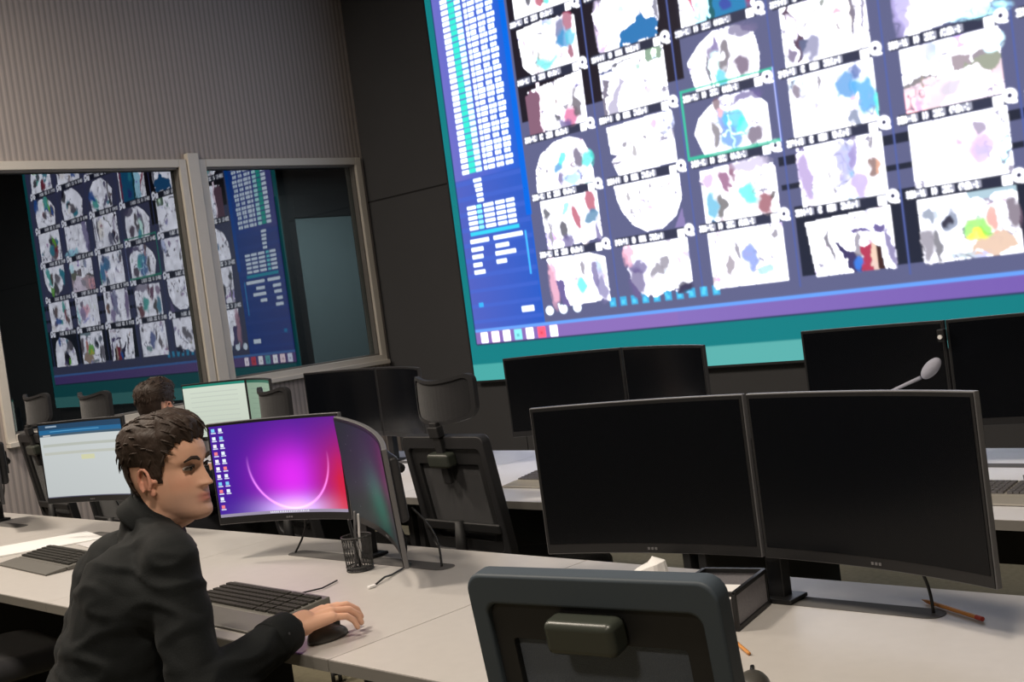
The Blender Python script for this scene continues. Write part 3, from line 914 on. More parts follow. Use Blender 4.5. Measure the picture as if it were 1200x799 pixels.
def desk(x0, x1, y0, y1, slots, label, group):
    cx = (x0 + x1) / 2
    w = (x1 - x0) / 2
    d = y1 - y0
    t = thing('control_desk', label, 'desk', (cx, y0, 0), group=group)
    top = MB().box(-w + 0.0006, w - 0.0006, 0.004, d, DZ - 0.028, DZ)
    top.build('worktop', 'desk' if y0 < 2 else 'desk_white', t)
    MB().box(-w + 0.001, w - 0.001, 0.0, 0.004, DZ - 0.027, DZ - 0.001).build('edge_band', 'desk_edge', t)
    MB().box(-w + 0.02, w - 0.02, d - 0.06, d - 0.04, 0.36, DZ - 0.03).build('modesty_panel', 'desk_under', t)
    for s in (-1, 1):
        MB().box(s * (w - 0.03) - 0.015, s * (w - 0.03) + 0.015, 0.12, d - 0.07, 0.0, DZ - 0.03).build('side_panel', 'desk_under', t, bevel=0.002)
    MB().box(-w + 0.05, w - 0.05, d - 0.16, d - 0.07, DZ - 0.12, DZ - 0.035).build('cable_tray', 'desk_under', t, bevel=0.003)
    for (a, b, ya, yb) in slots:
        lp = rrect(a - cx, b - cx, ya - y0, yb - y0, (yb - ya) * 0.49)
        mb = MB()
        n = len(lp)
        mb.add([(x, y, DZ + 0.0002) for x, y in lp] + [(x, y, DZ + 0.0012) for x, y in lp],
               [tuple(reversed(range(n))), tuple(range(n, 2 * n))] + [(k, (k + 1) % n, n + (k + 1) % n, n + k) for k in range(n)])
        mb.build('cable_slot', 'grommet', t)
    return t


desk(-6.31, -4.912, R1F, R1B, [(-6.0, -5.25, 2.10, 2.16)], 'front row desk at the far left, under the left edge of the view', 'front row desks')
desk(-4.912, -3.514, R1F, R1B, [(-4.6, -3.85, 2.10, 2.16)], 'front row desk with papers and a keyboard left of the seated man', 'front row desks')
desk(-3.514, -2.114, R1F, R1B, [(-3.215, -2.46, 2.105, 2.172)], 'front row desk where the man in black works with the pen cup', 'front row desks')
desk(-2.1125, -0.71, R1F, R1B, [(-1.80, -1.05, 2.115, 2.178)], 'front row desk under the pair of large black monitors at right', 'front row desks')
for x0, x1, lab in ((-6.49, -5.09, 'rear row desk in front of the man seen from behind'), (-5.09, -3.69, 'rear row desk behind the purple lit monitor'),
                    (-3.69, -2.32, 'rear row desk with white top behind the high backed chair'), (-2.32, -0.95, 'rear row desk at the right with a grey keyboard on it')):
    desk(x0 + 0.001, x1 - 0.001, R2F, R2B, [(x0 + 0.3, x1 - 0.3, 3.60, 3.66)], lab, 'rear row desks')


# ---- monitors
def curve_pt(x, R):
    """concave towards the user (-y): edges come forward"""
    a = x / R
    return (R * math.sin(a), -(R - R * math.cos(a)))


def curved_slab(w, h, R, y_front, y_back, z0=0.0, n=28, x0=None, x1=None, inset=0.0):
    mb = MB()
    x0 = -w / 2 if x0 is None else x0
    x1 = w / 2 if x1 is None else x1
    vs = []
    for i in range(n + 1):
        s = x0 + (x1 - x0) * i / n
        x, y = curve_pt(s, R)
        nx, ny = math.sin(s / R), math.cos(s / R)
        for (off, z) in ((y_front, z0), (y_front, z0 + h), (y_back, z0 + h), (y_back, z0)):
            vs.append((x + nx * off, y + ny * off, z))
    fs = []
    for i in range(n):
        for k in range(4):
            a = i * 4 + k
            b = i * 4 + (k + 1) % 4
            fs.append((a, b, b + 4, a + 4))
    fs.append((0, 3, 2, 1))
    fs.append(tuple(n * 4 + k for k in range(4)))
    mb.add(vs, fs)
    return mb


def monitor(label, loc, rz, w=0.60, h=0.352, R=1.5, image=None, img_gain=1.0, rim='silver', tilt=0.0, group=None, logo=True, thick=0.013):
    """origin at the middle of the lower edge"""
    t = thing('monitor', label, 'monitor', loc, (tilt, 0, rz), group)
    curved_slab(w, h, R, 0.0, thick).build('housing', rim, t, bevel=0.002)
    curved_slab(w - 0.005, h - 0.005, R, -0.0022, 0.001, 0.0025).build('bezel', 'black', t)
    if image is None:
        curved_slab(w - 0.018, h - 0.034, R, -0.0032, -0.0018, 0.024).build('screen', 'screen_off', t)
    else:
        m = emit_attr_mat('lit_screen', img_gain)
        ww, hh = w - 0.018, h - 0.034

        def fn(s, tt):
            x = (s - 0.5) * ww
            a = x / R
            return np.stack([(R - 0.0034) * np.sin(a), -R + (R - 0.0034) * np.cos(a), 0.024 + tt * hh], -1)
        o = screen_mesh('screen', image, fn, m)
        o.parent = t
    bk = MB()
    bk.box(-w * 0.22, w * 0.22, thick - 0.002, thick + 0.03, h * 0.22, h * 0.8)
    bk.build('back_cover', 'rim_dark', t, bevel=0.012)
    MB().box(-0.05, 0.05, thick + 0.028, thick + 0.042, h * 0.5 - 0.05, h * 0.5 + 0.05).build('mount_plate', 'black', t, bevel=0.002)
    if logo:
        lg = MB()
        for k in range(3):
            lg.box(-0.013 + k * 0.009, -0.007 + k * 0.009, -0.0035, -0.002, 0.009, 0.0145)
        lg.build('logo', 'silver', t)
    return t


def monitor_arm(label, x, y, spans, h=1.02, group=None):
    """post on a desk clamp with two short arms towards the monitor backs; spans = end points in world x, y, z"""
    t = thing('monitor_stand', label, 'monitor stand', (x, y, DZ), group=group)
    MB().box(-0.045, 0.045, -0.035, 0.035, 0.0025, 0.012).build('base_plate', 'black', t, bevel=0.003)
    MB().box(-0.019, 0.019, -0.016, 0.016, 0.010, h - DZ + 0.06).build('post', 'black', t, bevel=0.003)
    for ex, ey, ez in spans:
        ar = MB()
        ar.tube([(0, 0, ez - DZ), ((ex - x) * 0.5, (ey - y) * 0.5 + 0.03, ez - DZ), (ex - x, ey - y, ez - DZ)], 0.014, 10)
        ar.build('arm', 'black', t, smooth=True)
    return t


def place_pair(px, py, z, aL, aR, w, h, R, labL, labR, labA, imgL=None, imgR=None, gL=1.0, gR=1.0, rim='silver', gap=0.004, group=None, logo=True, poseR=(0.0, 0.0)):
    """two monitors meeting behind the post at px, py; aL/aR = angle each wing swings forward (degrees)"""
    out = []
    for s, a, lab, im, g in ((-1, aL, labL, imgL, gL), (1, aR, labR, imgR, gR)):
        if lab is None:
            continue
        ar = math.radians(a)
        ch = curve_pt(w / 2, R)
        cx = px + s * (gap + ch[0]) * math.cos(ar)
        cy = py - (gap + ch[0]) * math.sin(ar)
        # the meeting edge sits at the post; the middle of a curved panel lies further back
        rz = -ar if s > 0 else ar
        bx, by = -math.sin(rz), math.cos(rz)
        sag = -ch[1]
        m = monitor(lab, (cx + bx * sag, cy + by * sag, z), rz, w, h, R, im, g, rim, group=group, logo=logo)
        if s > 0 and poseR != (0.0, 0.0):
            m.rotation_euler = (math.radians(poseR[0]), math.radians(poseR[1]), rz)
            m.location.z -= math.sin(math.radians(poseR[1])) * w / 2
        out.append((cx + bx * (sag + 0.06), cy + by * (sag + 0.06), z + h * 0.5))
    if labA:
        monitor_arm(labA, px, py + 0.045, out, h=z + h * 0.55)


# purple desktop picture ------------------------------------------------------
def desktop_image(w=300, h=170):
    a = np.zeros((h, w, 3))
    X, Y = np.meshgrid(np.linspace(0, 1, w), np.linspace(0, 1, h))
    base = np.stack([0.045 + 0.05 * X, 0.004 + 0 * X, 0.30 + 0 * X], -1)
    g = np.exp(-(((X - 0.56) / 0.24) ** 2 + ((Y - 0.62) / 0.42) ** 2))[..., None]
    base = base * (1 - g) + np.array((0.72, 0.02, 0.86)) * g
    r = (np.clip((X - 0.66) / 0.3, 0, 1) * np.clip((Y + 0.15) / 0.8, 0, 1))[..., None]
    base = base * (1 - r) + np.array((0.60, 0.006, 0.05)) * r
    tl = np.clip(1 - Y / 0.45, 0, 1)[..., None] * 0.55
    base = base * (1 - tl) + np.array((0.06, 0.01, 0.26)) * tl
    # glowing arc
    cx, cy, rx, ry = 0.56, 0.42, 0.32, 0.53
    d = np.sqrt(((X - cx) / rx) ** 2 + ((Y - cy) / ry) ** 2)
    arc = np.exp(-((d - 1) / 0.022) ** 2) * (Y > 0.35) * np.clip((Y - 0.35) * 3, 0, 1)
    base += arc[..., None] * np.array((0.75, 0.25, 0.75))
    gl = np.exp(-(((X - cx) / 0.26) ** 2 + ((Y - 0.97) / 0.13) ** 2))[..., None]
    base += gl * np.array((0.55, 0.60, 0.75))
    a = base
    # task bar
    a[int(h * 0.965):, :] = (0.30, 0.26, 0.36)
    for k in range(22):
        x = int(w * (0.36 + 0.014 * k))
        a[int(h * 0.972):int(h * 0.99), x:x + 2] = (0.9, 0.9, 1.0)
    # desktop icons in two columns
    rs = random.Random(3)
    for j in range(11):
        for i in range(2):
            if i == 1 and j > 8:
                continue
            x = int(w * (0.018 + 0.052 * i))
            y = int(h * (0.035 + 0.083 * j))
            c = rs.choice([(0.9, 0.9, 1.0), (0.2, 0.6, 0.9), (0.9, 0.85, 0.9), (0.85, 0.2, 0.25), (0.8, 0.9, 1.0)])
            a[y:y + 6, x:x + 7] = c
            a[y + 7:y + 9, x - 1:x + 9] = (0.7, 0.7, 0.9)
    return a


def document_image(w=260, h=190, header=True):
    a = np.zeros((h, w, 3))
    a[:] = (0.60, 0.64, 0.64)
    X, Y = np.meshgrid(np.linspace(0, 1, w), np.linspace(0, 1, h))
    a *= (1 - 0.12 * Y + 0.05 * X)[..., None]
    if header:
        a[:int(h * 0.075)] = (0.012, 0.055, 0.12)
        a[int(h * 0.075):int(h * 0.135)] = (0.012, 0.13, 0.30)
        a[int(h * 0.135):int(h * 0.165)] = (0.05, 0.10, 0.15)
        a[int(h * 0.025):int(h * 0.045), int(w * 0.08):int(w * 0.2)] = (0.3, 0.4, 0.5)
        a[int(h * 0.095):int(h * 0.11), int(w * 0.12):int(w * 0.7)] = (0.10, 0.35, 0.60)
        a[int(h * 0.145):int(h * 0.158), int(w * 0.04):int(w * 0.12)] = (0.6, 0.6, 0.6)
        a[int(h * 0.27):int(h * 0.31), int(w * 0.03):int(w * 0.97)] = (0.48, 0.51, 0.46)
        a[int(h * 0.38):int(h * 0.42), int(w * 0.03):int(w * 0.97)] = (0.52, 0.54, 0.48)
        a[int(h * 0.44):int(h * 0.50), int(w * 0.44):int(w * 0.60)] = (0.66, 0.66, 0.42)
        a[int(h * 0.985):] = (0.1, 0.1, 0.15)
    else:
        a[:] = (0.70, 0.78, 0.66)
        a *= (1 - 0.15 * Y)[..., None]
        a[:int(h * 0.05)] = (0.01, 0.25, 0.18)
        for k in range(8):
            y = int(h * (0.15 + 0.09 * k))
            a[y:y + 2, int(w * 0.1):int(w * 0.85)] = (0.58, 0.64, 0.56)
    return a


desk_img = desktop_image()
doc_img = document_image()
grn_img = document_image(200, 120, False)
dim_green = grn_img * np.array((0.32, 0.42, 0.36))
# side monitor of the man: dark picture with teal reflection painted in, very flat angle, dim
side_img = np.zeros((150, 240, 3))
_X, _Y = np.meshgrid(np.linspace(0, 1, 240), np.linspace(0, 1, 150))
side_img[:] = (0.010, 0.018, 0.022)
_g = np.exp(-((_X - 0.45 - 0.12 * (_Y - 0.5)) / 0.16) ** 2 - ((_Y - 0.70) / 0.30) ** 2)[..., None]
side_img = side_img * (1 - _g) + np.array((0.008, 0.12, 0.085)) * _g
_g = np.exp(-((_X - 0.78) / 0.13) ** 2 - ((_Y - 0.28) / 0.35) ** 2)[..., None]
side_img = side_img * (1 - _g) + np.array((0.075, 0.012, 0.045)) * _g
for _k in range(14):
    side_img[int(rng.uniform(10, 140)), int(rng.uniform(10, 230))] = (0.3, 0.3, 0.35)

BIG = 'black switched off monitors facing the camera'
place_pair(-1.413, 2.10, 0.843, 10.5, 10.5, 0.543, 0.350, 1.5,
           'large black switched off curved monitor, left one of the nearest pair',
           'large black switched off curved monitor, right one of the nearest pair',
           'black monitor post behind the black desk tray', group=BIG)
place_pair(-2.86, 2.13, 0.862, 18, 24, 0.515, 0.325, 0.95,
           'curved monitor with purple and red glowing desktop beside the man\'s face',
           'strongly curved dark monitor seen from its side, right of the purple screen',
           'black monitor post behind the mesh pen cup', imgL=desk_img, imgR=side_img, gL=1.05, gR=0.8, poseR=(5, 7))
place_pair(-4.20, 2.13, 0.885, 16, 30, 0.475, 0.325, 1.5,
           'monitor showing a white page under a blue header, left of the man', None,
           'black monitor post under the white page monitor', imgL=doc_img, gL=0.95, rim='rim_dark')
place_pair(-5.62, 2.13, 0.865, 10, 14, 0.475, 0.325, 1.5,
           None, 'dark monitor cut by the left edge of the view',
           'black monitor post at the left edge of the view', rim='rim_dark')
place_pair(-2.96, 3.60, 0.872, 9, 22, 0.58, 0.335, 1.5,
           'black switched off rear row monitor nearest the screen wall\'s lower left corner',
           'black switched off rear row monitor angled to the right behind the large left monitor',
           'monitor post of the rear row behind the high backed chair', rim='rim_dark', logo=False)
place_pair(-1.64, 3.58, 0.872, -3, -4, 0.525, 0.338, 1.6,
           'black rear row monitor behind the grey microphone',
           'black rear row monitor cut by the right edge of the view',
           'monitor post of the rear row between the two right hand monitors', rim='rim_dark', logo=False)
place_pair(-4.52, 3.62, 0.872, -2, 22, 0.63, 0.335, 1.5,
           'wide dark rear row monitor just under the right window',
           'dark rear row monitor turned away, left of the high headrest',
           'monitor post of the rear row under the window corner', rim='rim_dark', logo=False)
place_pair(-5.66, 3.62, 0.872, 12, 20, 0.52, 0.335, 1.5,
           'lit pale green monitor directly right of the far man\'s head',
           'dim greenish monitor right of the lit pale green one',
           'monitor post of the rear row beside the far man', imgL=grn_img, imgR=dim_green, gL=0.9, gR=1.0, rim='rim_dark', logo=False)


# ---- keyboards
def keyboard(label, loc, rz, w=0.45, d=0.135, rest=0.075, body='key_body', caps='keycap', group='keyboards on the desks'):
    t = thing('keyboard', label, 'keyboard', loc, (0, 0, rz), group)
    b = MB()
    b.add([(-w / 2, -d / 2, 0), (w / 2, -d / 2, 0), (w / 2, d / 2, 0), (-w / 2, d / 2, 0),
           (-w / 2, -d / 2, 0.012), (w / 2, -d / 2, 0.012), (w / 2, d / 2, 0.026), (-w / 2, d / 2, 0.026)],
          [(3, 2, 1, 0), (4, 5, 6, 7), (0, 1, 5, 4), (1, 2, 6, 5), (2, 3, 7, 6), (3, 0, 4, 7)])
    b.build('body', body, t, bevel=0.003)
    k = MB()
    for r in range(6):
        y = -d / 2 + 0.012 + r * (d - 0.024) / 6
        zb = 0.012 + (y + d / 2) / d * 0.014
        x = -w / 2 + 0.008
        while x < w / 2 - 0.02:
            wide = 0.0175
            if r == 0 and -w * 0.25 < x < -w * 0.2:
                wide = 0.105
            gapx = 0.008 if (abs(x - w * 0.17) < 0.009 or abs(x - w * 0.30) < 0.009) else 0
            x += gapx
            if x + wide > w / 2 - 0.006:
                break
            k.box(x, x + wide - 0.0025, y, y + 0.0150, zb - 0.003, zb + 0.0065)
            x += wide
    k.build('keys', caps, t)
    if rest:
        rb = MB()
        rb.add([(-w / 2, -d / 2 - rest, 0), (w / 2, -d / 2 - rest, 0), (w / 2, -d / 2 - 0.002, 0), (-w / 2, -d / 2 - 0.002, 0),
                (-w / 2, -d / 2 - rest, 0.006), (w / 2, -d / 2 - rest, 0.006), (w / 2, -d / 2 - 0.002, 0.013), (-w / 2, -d / 2 - 0.002, 0.013)],
               [(3, 2, 1, 0), (4, 5, 6, 7), (0, 1, 5, 4), (1, 2, 6, 5), (2, 3, 7, 6), (3, 0, 4, 7)])
        rb.build('palm_rest', body, t, bevel=0.003)
    cb = MB()
    cb.tube([(0.02, d / 2 - 0.004, 0.012), (0.03, d / 2 + 0.03, 0.004), (0.05, d / 2 + 0.10, 0.004), (0.02, d / 2 + 0.17, 0.004)], 0.0022, 6)
    cb.build('cord', 'cable', t, smooth=True)
    return t


keyboard('dark keyboard with palm rest in front of the man\'s right hand', (-2.725, 1.680, DZ + 0.001), math.radians(-2), w=0.47, d=0.15, rest=0.095)
keyboard('dark keyboard beside the papers left of the man', (-4.16, 1.80, DZ + 0.001), math.radians(-3), w=0.46)
keyboard('grey keyboard on the rear desk at the right edge', (-1.42, 3.22, DZ + 0.001), 0, w=0.45, body='key_body_light', caps='keycap_grey')
keyboard('beige keyboard end showing left of the large black monitors', (-3.03, 3.28, DZ + 0.001), 0, w=0.45, body='key_body_light', caps='keycap_grey')


# ---- mice
def mouse(label, loc, rz, m='mouse'):
    t = thing('computer_mouse', label, 'mouse', loc, (0, 0, rz), 'computer mice')
    b = MB()
    vs, fs = [], []
    n, mm = 24, 8
    for i in range(mm + 1):
        th = PI / 2 * i / mm
        for k in range(n):
            a = 2 * PI * k / n
            r = math.cos(th)
            x = 0.031 * r * math.cos(a) * (1 - 0.12 * math.sin(a))
            y = 0.056 * r * math.sin(a)
            z = 0.034 * math.sin(th) ** 0.9 * (1 - 0.25 * math.sin(a) * r)
            vs.append((x, y, z + 0.001))
    for i in range(mm):
        for k in range(n):
            fs.append((i * n + k, i * n + (k + 1) % n, (i + 1) * n + (k + 1) % n, (i + 1) * n + k))
    fs.append(tuple(reversed(range(n))))
    fs.append(tuple(mm * n + k for k in range(n)))
    b.add(vs, fs)
    b.build('shell', m, t, smooth=True)
    MB().box(-0.004, 0.004, 0.018, 0.038, 0.022, 0.0335).build('scroll_wheel', 'black', t, bevel=0.003)
    return t


mouse('dark mouse under the man\'s right hand', (-2.250, 1.560, DZ), 0.05)
mouse('grey brown mouse on the desk right of the near chair back', (-1.168, 1.655, DZ), 0.55)


# ---- chairs
def make_chair(label, shell='chair_shell', fabric='chair_mesh', head=True, recline=0.10, arms=False, bw=0.44, btop=1.03, group=None):
    """task chair facing +y, origin on the floor under the column"""
    t = thing('office_chair', label, 'chair', (0, 0, 0), (0, 0, 0), group)
    # seat
    se = MB()
    lp = rrect(-0.245, 0.245, -0.235, 0.245, 0.09, 8)
    n = len(lp)
    lay = []
    for sc, z in ((0.93, 0.42), (1.0, 0.435), (1.0, 0.465), (0.96, 0.485), (0.80, 0.492), (0.3, 0.488)):
        lay.append([(x * sc, y * sc, z) for x, y in lp])
    vs = [p for l in lay for p in l]
    fs = [(i * n + k, i * n + (k + 1) % n, (i + 1) * n + (k + 1) % n, (i + 1) * n + k) for i in range(len(lay) - 1) for k in range(n)]
    fs += [tuple(reversed(range(n))), tuple((len(lay) - 1) * n + k for k in range(n))]
    se.add(vs, fs)
    se.build('seat', fabric, t, smooth=True)
    MB().box(-0.12, 0.12, -0.14, 0.12, 0.385, 0.422).build('tilt_mechanism', 'chair_dark', t, bevel=0.01)
    # back, tilted about its lower edge
    bz0, bh, hw_ = 0.55, btop - 0.55, bw / 2
    MT = Matrix.Translation((0, -0.235, bz0)) @ Matrix.Rotation(recline, 4, 'X')

    def bow(o):
        me = o.data
        for v in me.vertices:
            v.co.y -= -0.55 * v.co.x ** 2
        return o

    outer = rrect(-hw_, hw_, 0, bh, (0.05, 0.028), 6)
    inner = rrect(-hw_ + 0.030, hw_ - 0.030, 0.045, bh - 0.048, (0.04, 0.02), 6)
    inner2 = rrect(-hw_ + 0.062, hw_ - 0.066, 0.085, bh - 0.105, (0.03, 0.006), 6)
    o = MB().ring_plate(outer, inner, -0.026, 0.012).build('back_frame', shell, t, bevel=0.006)
    o.matrix_local = MT
    o = MB().ring_plate(inner, inner2, -0.016, 0.006).build('inner_frame', 'chair_dark', t, bevel=0.002)
    o.matrix_local = MT
    o = MB().plate(inner2, -0.004, 0.002).build('back_mesh', fabric, t)
    o.matrix_local = MT
    o = MB().box(-0.062, 0.056, -0.058, -0.012, bh - 0.108, bh - 0.056).build('headrest_socket', 'block', t, bevel=0.012, seg=3)
    o.matrix_local = MT
    # spine and lumbar bar
    sp = MB()
    sp.tube([(0, 0.02, -0.12), (0, -0.045, -0.05), (0, -0.055, 0.06), (0, -0.035, 0.16)], [0.026, 0.024, 0.022, 0.016], 12)
    o = sp.build('spine', 'chair_dark', t, smooth=True)
    o.matrix_local = MT
    o = MB().box(-hw_ + 0.02, hw_ - 0.02, -0.034, -0.018, 0.12, 0.155).build('lumbar_bar', 'chair_dark', t, bevel=0.006)
    o.matrix_local = MT
    if head:
        MH = MT
        hs = MB()
        hs.box(-0.020, 0.020, -0.040, -0.022, bh - 0.17, bh + 0.055)
        hs.box(-0.028, 0.028, -0.046, -0.016, bh + 0.0, bh + 0.04)
        o = hs.build('headrest_stem', 'chair_dark', t, bevel=0.004)
        o.matrix_local = MH
        nn = 14
        for nm, x_, z_, y0, y1, mm, rr in (('headrest_frame', 0.165, 0.078, -0.012, 0.006, shell, 0.035), ('headrest', 0.153, 0.066, -0.006, 0.010, 'headrest', 0.026)):
            mb = MB()
            ol = rrect(-x_, x_, -z_, z_, rr, 6)
            if nm == 'headrest_frame':
                il = rrect(-x_ + 0.014, x_ - 0.014, -z_ + 0.012, z_ - 0.012, rr * 0.8, 6)
                mb.ring_plate(ol, il, y0, y1)
            else:
                mb.plate(ol, y0, y1)
            o = mb.build(nm, mm, t)
            # cut long edges finely enough to bend, then bow the pad forward at its ends
            bm = bmesh.new()
            bm.from_mesh(o.data)
            for kx in np.linspace(-x_ * 0.9, x_ * 0.9, nn):
                bmesh.ops.bisect_plane(bm, geom=bm.verts[:] + bm.edges[:] + bm.faces[:], plane_co=(kx, 0, 0), plane_no=(1, 0, 0))
            for v in bm.verts:
                v.co.y += 1.9 * v.co.x ** 2
                v.co.z += 0.9 * v.co.x ** 2 - 0.01
            bm.to_mesh(o.data)
            bm.free()
            o.matrix_local = MT @ Matrix.Translation((0, 0.005, bh + 0.125)) @ Matrix.Rotation(-0.18, 4, 'X')
    if arms:
        for s in (-1, 1):
            am = MB()
            am.tube([(s * 0.20, -0.03, 0.41), (s * 0.285, -0.03, 0.43), (s * 0.295, -0.02, 0.52), (s * 0.295, 0.0, 0.655)], [0.016, 0.016, 0.018, 0.02], 12)
            ap = am.build('armrest', 'chair_dark', t, smooth=True)
            pd = MB().box(s * 0.295 - 0.042, s * 0.295 + 0.042, -0.12, 0.14, 0.655, 0.682).build('arm_pad', 'chair_dark', ap, bevel=0.012)
    # column and star base
    co = MB()
    co.lathe([(0.030, 0.12), (0.030, 0.25), (0.018, 0.255), (0.018, 0.39)], 20)
    co.build('column', 'chair_dark', t, smooth=True)
    for k in range(5):
        a = 2 * PI * k / 5 + 0.3
        l = MB()
        l.tube([(0.02 * math.cos(a), 0.02 * math.sin(a), 0.12), (0.15 * math.cos(a), 0.15 * math.sin(a), 0.105), (0.30 * math.cos(a), 0.30 * math.sin(a), 0.072)], [0.026, 0.022, 0.014], 10)
        lg = l.build('leg', 'chair_dark', t, smooth=True)
        wb = MB()
        wx, wy = 0.30 * math.cos(a), 0.30 * math.sin(a)
        RM = Matrix.Translation((wx, wy, 0.0275)) @ Matrix.Rotation(a + 0.6, 4, 'Z')
        wb.tube([(0, -0.022, 0), (0, -0.018, 0), (0, -0.006, 0)], [0.022, 0.0272, 0.0272], 16, RM)
        wb.tube([(0, 0.006, 0), (0, 0.018, 0), (0, 0.022, 0)], [0.0272, 0.0272, 0.022], 16, RM)
        wb.tube([(0, 0, 0.0), (0, 0, 0.05)], 0.006, 8, RM)
        wb.build('caster', 'wheel', lg, smooth=True)
    return t


CG = 'office chairs at the desks'
near = make_chair('grey blue mesh chair back in the foreground, with empty headrest socket', head=False, recline=0.13, bw=0.42, btop=1.045, group=CG)
_lift = 0.0
near.location = (-1.183, 1.540, 0.016)
near.rotation_euler = (0, 0, math.radians(9))
high = make_chair('charcoal mesh chair with headrest between the rows, right of the curved side monitor', 'chair_shell_black', 'chair_mesh_black', True, 0.16, bw=0.46, btop=1.02, group=CG)
high.location = (-3.085, 3.06, 0)
high.rotation_euler = (0, 0, math.radians(-4))
dup(high, (-4.10, 3.06, 0), (0, 0, math.radians(-14)), 'charcoal chair with rounded headrest right of the dim greenish monitor', CG)
mc = make_chair('black chair the man in the black shirt sits on', 'chair_shell_black', 'chair_mesh_black', False, 0.16, arms=False, bw=0.46, btop=0.98, group=CG)
mc.location = (-2.58, 1.00, 0)
mc.rotation_euler = (0, 0, math.radians(-12))
dup(mc, (-4.22, 1.50, 0), (0, 0, math.radians(-6)), 'black chair cut by the left edge of the view, beside the papers', CG)
tall = make_chair('black chair with raised headrest that the far man sits on', 'chair_shell_black', 'chair_mesh_black', True, 0.16, bw=0.46, btop=1.085, group=CG)
tall.location = (-5.13, 2.78, 0)
tall.rotation_euler = (0, 0, math.radians(-4))
dup(tall, (-6.20, 2.98, 0), (0, 0, math.radians(-4)), 'empty black chair with headrest between the left window frame and the far man', CG)


# ================================================================== small things on the desks
# mesh pen cup with pens
pc = thing('pen_cup', 'black wire mesh pen cup in front of the monitor post', 'pen cup', (-2.745, 2.045, DZ + 0.001))
cup = MB()
RT, RB, HT = 0.043, 0.038, 0.098
for k in range(30):
    a = 2 * PI * k / 30
    for tw in (0.5, -0.5):
        cup.tube([(RB * math.cos(a), RB * math.sin(a), 0.002), ((RT + RB) / 2 * math.cos(a + tw * 0.4), (RT + RB) / 2 * math.sin(a + tw * 0.4), HT / 2), (RT * math.cos(a + tw * 0.8), RT * math.sin(a + tw * 0.8), HT)], 0.0009, 4)
cup.build('mesh_wall', 'pencup', pc)
rm = MB()
for z, r in ((0.002, RB), (HT, RT), (HT * 0.12, RB + 0.0006)):
    rm.tube([(r * math.cos(2 * PI * k / 32), r * math.sin(2 * PI * k / 32), z) for k in range(33)], 0.0022, 6)
rm.build('rim', 'pencup', pc, smooth=True)
MB().lathe([(RB, 0.0), (RB, 0.003)], 28).build('cup_floor', 'pencup', pc)


def pen(name, label, x, y, z0, lean, az, ln, m, r=0.0038, cat='pen', group='pens in the mesh cup'):
    t = thing(name, label, cat, (x, y, z0), (lean * math.cos(az), lean * math.sin(az), 0), group)
    MB().lathe([(0.001, 0), (r, 0.012), (r, ln - 0.004), (r * 0.7, ln)], 10).build('barrel', m, t, smooth=True)
    MB().box(-0.001, 0.0015, r, r + 0.002, ln - 0.04, ln - 0.004).build('clip', 'silver', t)
    return t


pen('pen', 'silver pen standing in the mesh cup, tallest at the left', -2.760, 2.040, DZ + 0.006, 0.12, 2.2, 0.165, 'silver')
pen('pen', 'grey pen standing in the mesh cup beside the tallest pen', -2.748, 2.050, DZ + 0.006, 0.08, 2.6, 0.155, 'cream')
pen('pen', 'black pen leaning at the right side of the mesh cup', -2.735, 2.040, DZ + 0.006, 0.14, -1.2, 0.145, 'black')

# cable with pale plug hanging off the cup side
cb = MB()
cb.tube([(-2.62, 2.13, DZ + 0.006), (-2.60, 2.08, DZ + 0.004), (-2.575, 2.02, DZ + 0.004), (-2.555, 1.98, DZ + 0.010), (-2.535, 1.93, DZ + 0.004)], 0.0028, 8)
uc = thing('usb_cable', 'short black cable with a pale plug lying in front of the post', 'cable', (0, 0, 0))
cb.build('cord', 'cable', uc, smooth=True)
MB().box(-0.006, 0.006, -0.012, 0.012, 0.0005, 0.008).build('plug', 'white', uc, bevel=0.002, loc=(-2.528, 1.912, DZ))

# monitor cables dropping to the slots


def drop(label, a, b, sag=0.06):
    a, b = Vector(a), Vector(b)
    pts = []
    for k in range(13):
        t = k / 12
        p = a.lerp(b, t)
        p.y += sag * math.sin(PI * t)
        pts.append(p)
    o = MB().tube(pts, 0.0032, 8).build('monitor_cable', 'cable', smooth=True)
    tag(o, label, 'cable', 'cables dropping from the monitors')


drop('black cable from the purple screen down to the desk slot', (-3.14, 2.14, 0.90), (-3.195, 2.135, DZ + 0.002), 0.03)
drop('black cable from the side monitor down to the right slot end', (-2.62, 2.16, 0.90), (-2.50, 2.14, DZ + 0.002), 0.03)
drop('thin cable between the post and the side monitor', (-2.70, 2.16, 0.86), (-2.66, 2.14, DZ + 0.002), 0.02)
drop('black cable from the right near monitor down by the pencil', (-1.10, 2.13, 0.86), (-1.075, 2.15, DZ + 0.002), 0.02)
drop('black cable under the white page monitor', (-4.45, 2.16, 0.90), (-4.36, 2.12, DZ + 0.002), 0.03)
drop('black cable at the left edge of the view', (-5.50, 2.17, 0.95), (-5.62, 2.13, DZ + 0.002), 0.03)

